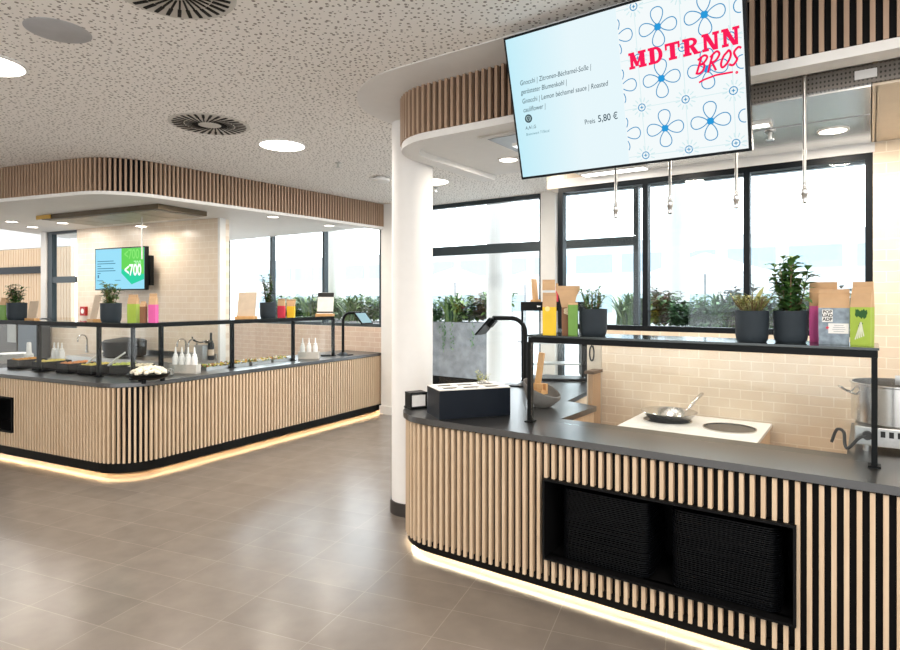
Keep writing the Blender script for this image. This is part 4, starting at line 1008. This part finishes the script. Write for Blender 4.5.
# ---- screen on the tiled wall
ts = thing('wall_screen', 'blue and green menu screen mounted on the far tiled wall', 'screen')
tl, tr_ = Vector((-3.245, 7.876)), None
xa, xb = sight(95, tl, FL), sight(145, tl, FL); ctr = (xa+xb)/2; TWf = (xa-xb).length; THf = .61
dX = Vector((-FL.x, -FL.y, 0)); placed(ts, Vector((ctr.x, ctr.y, 1.835)), dX, Vector((0, 0, 1)))
m = MB(); m.box((0, THf/2, -.03), (TWf, THf, .06)); obj('housing', m, M_FRAME, ts, smooth=False)
m = MB(); m.box((.0, THf/2, -.14), (.3, .3, .17)); m.box((.52, THf*.45, -.09), (.10, .42, .06)); obj('wall_bracket', m, M_MET, ts, smooth=False)
m = MB(); m.box((0, THf/2, .001), (TWf-.03, THf-.03, .002)); sc_ = obj('screen_panel', m, emis('screen_sky_blue', (.30, .66, .83), 1), ts, smooth=False)
m = MB(); x0, x1 = .05, TWf/2-.016; m.face([(x0, THf-.016, .003), (x0, .24, .003), ((x0+x1)/2-.02, .08, .003), (x1, .15, .003), (x1, THf-.016, .003)]); obj('green_graphic', m, emis('screen_green', (.13, .60, .10), 1), sc_, smooth=False)
m = MB(); m.face([(x0, .30, .0034), (x0, .24, .0034), ((x0+x1)/2-.02, .08, .0034), (x1, .15, .0034), (x1, .22, .0034)]); obj('teal_graphic', m, emis('screen_teal', (.03, .58, .33), 1), sc_, smooth=False)
text('lettering', '<700', .22, ((x0+x1)/2+.005, .275, .004), sc_, emis('screen_pure_white', (.95, .98, .98), 1), (0, 0, 0), .006, 'CENTER', 0, 0, .78)
text('lettering', '700', .13, ((x0+x1)/2+.10, .36, .0038), sc_, emis('screen_pale_green', (.45, .85, .45), 1), (0, 0, 0), .002, 'CENTER', 0, 0, .8)
text('lettering', '<700', .19, ((x0+x1)/2-.02, .50, .0038), sc_, emis('screen_mid_green', (.22, .70, .16), 1), (0, 0, 0), .004, 'CENTER', 0, 0, .8)
m = MB()
for k, wd in enumerate((.36, .40, .08, .36, .40, .07)): m.box((-TWf/2+.06+wd/2, .42-k*.035, .0025), (wd, .011, .0008))
m.box((-TWf/2+.08, .20, .0025), (.028, .045, .0008)); m.box((-TWf/2+.12, .14, .0025), (.14, .008, .0008)); m.box((-.03, .14, .0025), (.12, .008, .0008)); obj('menu_text', m, emis('screen_navy_text', (.06, .20, .32), 1), sc_, smooth=False)
# fire call point under the screen
fa = thing('fire_call_point', 'small red fire call point on the far tiled wall', 'fire alarm', wl_pt(xu(85, 0), -.02, 1.52), RL)
m = MB(); m.box((0, 0, 0), (.13, .04, .14)); obj('body', m, mat('alarm_red', (.45, .02, .02), .5), fa, smooth=False)
m = MB(); m.lathe([(.001, 0), (.04, 0)], 16, (0, -.022, 0), caps=False, M=Matrix.Rotation(PI/2, 4, 'X')); obj('button', m, M_WPL, fa)

# ================================================================== FAR CANOPY
KL, KR = Vector((-.93, .367)).normalized(), Vector((.60, .80)).normalized()
KC = Vector((-3.30, 5.83))
fend2 = sight(387, KC, KR)
kpath = [KC+KL*4.2]+fillet(KC, KL, KR, .62)+[fend2]
c2 = thing('slatted_canopy', 'long slatted wooden canopy above the far counter', 'canopy')
m = MB(); FCB, FCZ = 2.75, 2.785
for p, d in walk(offset(kpath, .02, 1), .0465, .02): m.box((p.x, p.y, (FCZ+3.115)/2), (.0195, .034, 3.115-FCZ), math.atan2(d.y, d.x))
obj('slat_cladding', m, M_SLATC, c2, smooth=False)
m = MB(); m.band(offset(kpath, .04, 1), offset(kpath, .06, 1), FCZ-.01, 3.12); obj('back_panel', m, M_BLACK, c2, smooth=False)
m = MB(); m.band(offset(kpath, .02, 1), offset(kpath, .16, 1), FCB, FCZ); obj('rim', m, M_WHITE, c2, smooth=False)
ki = offset(kpath, .15, 1)
m = MB(); m.prism([tuple(p) for p in ki]+[tuple(N(farS(383), FT).xy), tuple(N(fs0, FT).xy), tuple(wl_pt(-4.6, .8, 0).xy)], 2.80, 2.83); struct('ceiling_kitchen', m, M_WHITE)
# extractor hood
hd_ = thing('extractor_hood', 'brown grey extractor hood with slanted filters under the far canopy', 'hood', wl_pt(-.75, -.85, 2.80), RL)
m = MB(); m.prism([(-1.1, -.35), (1.1, -.35), (1.1, .35), (-1.1, .35)], -.06, -.001); obj('frame', m, mat('bronze_hood', (.12, .09, .055), .4, .4), hd_, smooth=False)
m = MB()
for k in range(5): m.box((-.82+k*.41, 0, -.067), (.38, .62, .012))
obj('filter', m, mat('filter_grille', (.42, .37, .30), .5, .3), hd_, smooth=False)
m = MB(); m.box((-1.05, -.36, -.03), (.3, .012, .05)); obj('strip', m, mat('amber_strip', (.55, .32, .04), .5), hd_, smooth=False)
t = thing('hanging_rod', 'thin steel rod hanging from the hood before the wall screen', 'pipe', wl_pt(xu(142, -.9), -.9, 2.20), RL)
m = MB(); m.lathe([(.009, 0), (.009, .53)], 8); obj('pipe', m, M_STEEL, t)

# ================================================================== CEILING FIXTURES
def round_lamp(x, y, label, z=3.12, r=.20, W=None):
    t = thing('ceiling_lamp', label, 'lamp', (x, y, z), 0, 'round ceiling lamps')
    m = MB(); m.lathe([(r, 0), (r+.018, 0), (r+.018, -.008), (r, -.012)], 40, caps=False); obj('ring', m, M_WHITE, t)
    m = MB(); m.lathe([(.001, -.009), (r, -.009)], 40, caps=False); obj('diffuser', m, emis('round_lamp_white', (1, .93, .84), 9), t)
    ld = bpy.data.lights.new('lamp_light', 'AREA'); ld.shape = 'DISK'; ld.size = 2*r*.95; ld.energy = W or LAMP_W; ld.color = (1, .92, .82)
    lo = bpy.data.objects.new('lamp_light', ld); C.objects.link(lo); lo.parent = t; lo.location = (0, 0, -.014)
for x, y, lab in ((-1.54, 5.51, 'round ceiling lamp before the far window'), (-2.79, 3.60, 'round ceiling lamp at the left edge of the photo'), (-.22, 7.2, 'round ceiling lamp seen small behind the column')): round_lamp(x, y, lab)
for x, y in ((-1.2, 1.2), (-4.2, 1.6), (1.0, .9), (-2.8, -.6), (.2, -1.2), (3.2, -1.0), (-5.6, 3.4), (-5.8, -.6)): round_lamp(x, y, 'round ceiling lamp outside the picture')
def diffuser(x, y, r, label, a0=0):
    t = thing('air_diffuser', label, 'vent', (x, y, 3.12), a0, 'round swirl air diffusers')
    m = MB(); m.lathe([(.001, -.004), (r, -.004), (r+.012, -.001), (r+.012, 0)], 48, caps=False); obj('plate', m, mat('diffuser_plate', (.60, .58, .54), .5), t)
    m = MB()
    for k in range(30):
        a = 2*PI*k/30; d = Vector((math.cos(a+.45), math.sin(a+.45), 0)); q = Vector((math.cos(a), math.sin(a), 0))
        m.bar(q*r*.30+Vector((0, 0, -.006)), q*r*.30+d*r*.34+Vector((0, 0, -.006)), r*.035, .004)
        m.bar(q*r*.30+d*r*.37+Vector((0, 0, -.006)), q*r*.30+d*r*.66+Vector((0, 0, -.006)), r*.065, .004)
    obj('slot', m, M_BLACK, t, smooth=False)
diffuser(-1.95, 4.87, .30, 'round swirl air diffuser left of the ceiling lamp before the far window')
diffuser(-1.28, 2.76, .27, 'round swirl air diffuser at the top edge of the photo', .3)
m = MB(); m.lathe([(.001, -.006), (.145, -.006), (.155, -.002), (.155, 0)], 40, caps=False); tag(obj('ceiling_speaker', m, mat('speaker_grey', (.42, .42, .43), .7), None, (-2.07, 3.17, 3.12)), 'round grey ceiling speaker near the top left lamp', 'speaker')
def sprinkler(x, y, label, z=3.12):
    t = thing('sprinkler', label, 'sprinkler', (x, y, z), 0, 'ceiling sprinklers')
    m = MB(); m.lathe([(.03, 0), (.03, -.008), (.01, -.012), (.01, -.05)], 14); obj('body', m, M_STEEL, t)
    m = MB(); m.lathe([(.022, -.05), (.022, -.055)], 12); obj('deflector', m, M_STEEL, t)
for x, y, lab in ((852/137*(-112)/600, 852/137, 'small sprinkler on the ceiling right of the far lamp'), (852/112*(-14)/600, 852/112, 'small sprinkler seen beside the column')): sprinkler(x, y, lab)
sprinkler(*N(.40, .80).xy, 'small sprinkler on the kitchen ceiling right of the big screen', 2.68)
m = MB(); m.lathe([(.05, 0), (.055, -.02), (.10, -.025), (.10, -.05), (.06, -.065)], 24); tag(obj('smoke_detector', m, M_WHITE, None, (852/122.5*(-69)/600, 852/122.5, 3.12)), 'flat round detector on the ceiling left of the column', 'smoke detector')
# small downlights inside the kitchens
def downlight(p, label, r=.07, W=None):
    t = thing('downlight', label, 'lamp', p, 0, 'kitchen downlights')
    m = MB(); m.lathe([(r, 0), (r+.012, 0), (r+.012, -.005), (r, -.007)], 24, caps=False); obj('ring', m, M_WHITE, t)
    m = MB(); m.lathe([(.001, -.004), (r, -.004)], 24, caps=False); obj('diffuser', m, emis('downlight_white', (1, .90, .78), 10), t)
    ld = bpy.data.lights.new('lamp_light', 'AREA'); ld.shape = 'DISK'; ld.size = 2*r; ld.energy = W or DOWN_W; ld.color = (1, .90, .78)
    lo = bpy.data.objects.new('lamp_light', ld); C.objects.link(lo); lo.parent = t; lo.location = (0, 0, -.009)
for x, y, lab in ((-2.4, -.6, 'kitchen downlight left of the extractor hood'), (-2.9, -1.0, 'kitchen downlight before the left window of far kitchen'), (-3.3, -.5, 'kitchen downlight beside the dark tall cabinet')): downlight(wl_pt(x, y, 2.80), lab)
for m_, off, lab in ((1.0, .55, 'added downlight over the far counter corner'), (2.4, .6, 'added downlight over the middle of the far counter'), (3.5, .6, 'added downlight over the right end of the far counter')):  # lamps added to light the far counter
    p = FC+FR*m_+FNR*off; downlight((p.x, p.y, 2.80), lab)
downlight(wl_pt(-1.0, -.4, 2.70), 'added downlight in the hood over the wall screen', W=8)  # extra lamp added at the hood to light the far kitchen
for s_, t_, z_, lab in ((-.3, .95, 2.68, 'added downlight above the cooking block'), (.7, 1.0, 2.68, 'added downlight above the stock pot'), (1.5, 1.0, 2.68, 'added downlight right of the stock pot'), (-1.45, 1.0, 2.80, 'added downlight over the counter end')): downlight(N(s_, t_, z_), lab, W=12)  # added lamps that brighten the near kitchen

# ================================================================== TERRACE BEHIND THE GLASS
m = MB(); m.box((-3, 18.6, -.045), (90, 28, .11)); nstruct('ground_terrace', m, mat('terrace_paving', (.70, .70, .70), .8, noise=.03))
for s_, t_, r_, lab in ((-4.051, 5.3, .20, ''), (-1.852, 7.6, .20, ''), (-8.5, 6.0, .2, '')):
    cb = MB(); cb.lathe([(r_, 0), (r_, 3.6)], 32); o = nstruct('column', cb, M_COL); o.location = N(s_, t_, 0)
def planter(s_, t_, label, seed, kinds, L=1.1):
    t = thing('planter', label, 'planter', N(s_, t_, 0), RA, 'tall planters on the terrace')
    m = MB(); m.box((0, 0, .135), (L-.03, .46, .27)); obj('base', m, M_BLACK, t, smooth=False)
    m = MB(); h0, h1 = .27, 1.28
    m.box((0, 0, (h0+h1)/2), (L, .5, h1-h0), bev=.01); obj('trough', m, M_CONC, t, smooth=False)
    rnd = random.Random(seed)
    for k, (x, kind) in enumerate(kinds):
        x = x*L/2
        if kind == 'p': f = tuft(seed+k, .78, .42, 75, .075, 0); mm = M_LEAF4
        elif kind == 'd': f, s_x = bush(seed+k, .58, .36, 20, 18, .18, .10, .8, 0, .2, .2); s_x.bm.free(); mm = M_LEAF4
        elif kind == 'g': f, s_x = bush(seed+k, .52, .36, 20, 20, .14, .09, .9, 0, .2, .2); s_x.bm.free(); mm = M_LEAF3
        else: f, s_x = bush(seed+k, .66, .28, 14, 14, .20, .11, .7, 0, .2, .5); s_x.bm.free(); mm = M_LEAF5
        o = obj('plant', f, mm, t); o.location = (x, rnd.uniform(-.08, .08), h1-.01)
    f = MB()
    for k in range(7):
        x = rnd.uniform(-.48, .48)*L; y = -.26
        for q in range(rnd.randint(8, 22)):
            y2 = y-rnd.random()*.05; z = h1-q*.025; leaf(f, Vector((x+rnd.uniform(-.03, .03), y2, z)), Vector((rnd.uniform(-1, 1), -.6, -.5)), Vector((0, 0, 1)), .05, .03)
    obj('trailing_plant', f, M_LEAF3, t)
def tS(u, t_): 
    q = sight(u, N(0, t_).xy, A)-O; return q.dot(A)
planter(-5.30, 6.2, 'grey concrete planter with palm like leaves beside the white column', 100, ((-.75, 'g'), (-.3, 'p'), (.1, 'd'), (.45, 'r'), (.85, 'd')), 1.66)
S0 = tS(652, 6.2)
for k, (lab, kinds) in enumerate((('planter with strap leaves beside the first window bar', ((-.8, 'p'), (-.4, 'p'), (.0, 'd'), (.45, 'r'), (.8, 'g'))), ('planter with sage green leaves left of the yellowish tuft', ((-.7, 'g'), (-.3, 'g'), (.1, 'p'), (.5, 'r'), (.8, 'd'))), ('planter with mixed leaves seen left of the tall potted bush', ((-.7, 'g'), (-.2, 'r'), (.3, 'd'), (.8, 'g'))), ('planter seen behind the tall potted bush', ((-.7, 'r'), (-.2, 'd'), (.3, 'g'), (.8, 'd'))), ('planter seen behind the grey labelled bag', ((-.7, 'r'), (-.2, 'd'), (.3, 'g'), (.8, 'd'))))):
    planter(S0+k*1.0, 6.2, lab, 130+k*10, kinds, .97)
S1 = tS(285, 5.6)
for k, lab in enumerate(('planter behind the far window near the yellow bag', 'planter behind the far window left of the tablet', 'planter behind the right end of the far window')):
    planter(S1+k*1.25, 5.6, lab, 170+k*10, ((-.6, 'p'), (0, 'd'), (.6, 'g')), 1.2)
t = thing('agave_plant', 'blue green spiky plant behind the left window of the far kitchen', 'plant', wl_pt(-3.75, 1.2, 0))
m = MB(); m.lathe([(.25, 0), (.3, .9), (.28, .9), (.26, .85), (.001, .85)], 24, caps=False); obj('flower_pot', m, M_CONC, t)
obj('foliage', tuft(77, .9, .5, 46, .09, .85), leafmat('blue_leaf', (.05, .16, .14), (.16, .32, .28)), t)
def parasol(s_, t_, label):
    t = thing('parasol', label, 'parasol', N(s_, t_, 0), RA, 'white parasols on the terrace')
    m = MB(); m.lathe([(.3, 0), (.3, .06), (.03, .08), (.03, 2.75)], 16); obj('pole', m, M_GREY, t)
    m = MB(); m.lathe([(1.5, 2.25), (1.5, 2.30), (.05, 2.8), (.001, 2.8)], 8, caps=False); obj('canopy', m, mat('parasol_white', (.84, .86, .88), .8), t, smooth=False)
parasol(tS(455, 14), 14, 'white parasol on the terrace above the palm planter'); parasol(tS(525, 18), 18, 'white parasol on the terrace right of the outdoor column')
parasol(tS(705, 12), 12, 'white parasol on the terrace seen through the kitchen window')
# pale building across the terrace
bd = thing('office_building', 'pale office building with bluish window bands across the terrace', 'building', N(0, 26, 0), RA)
m = MB(); m.box((-4, 3, 2.3), (70, 6, 4.6)); obj('wall', m, mat('pale_facade', (.84, .85, .86), .7, noise=.02), bd, smooth=False)
for z in (1.5, 3.5):
    m = MB()
    for k in range(28): m.box((-37+k*2.4, -.02, z), (1.9, .08, .9))
    obj('window', m, mat('pale_window', (.50, .62, .70), .3), bd, smooth=False)
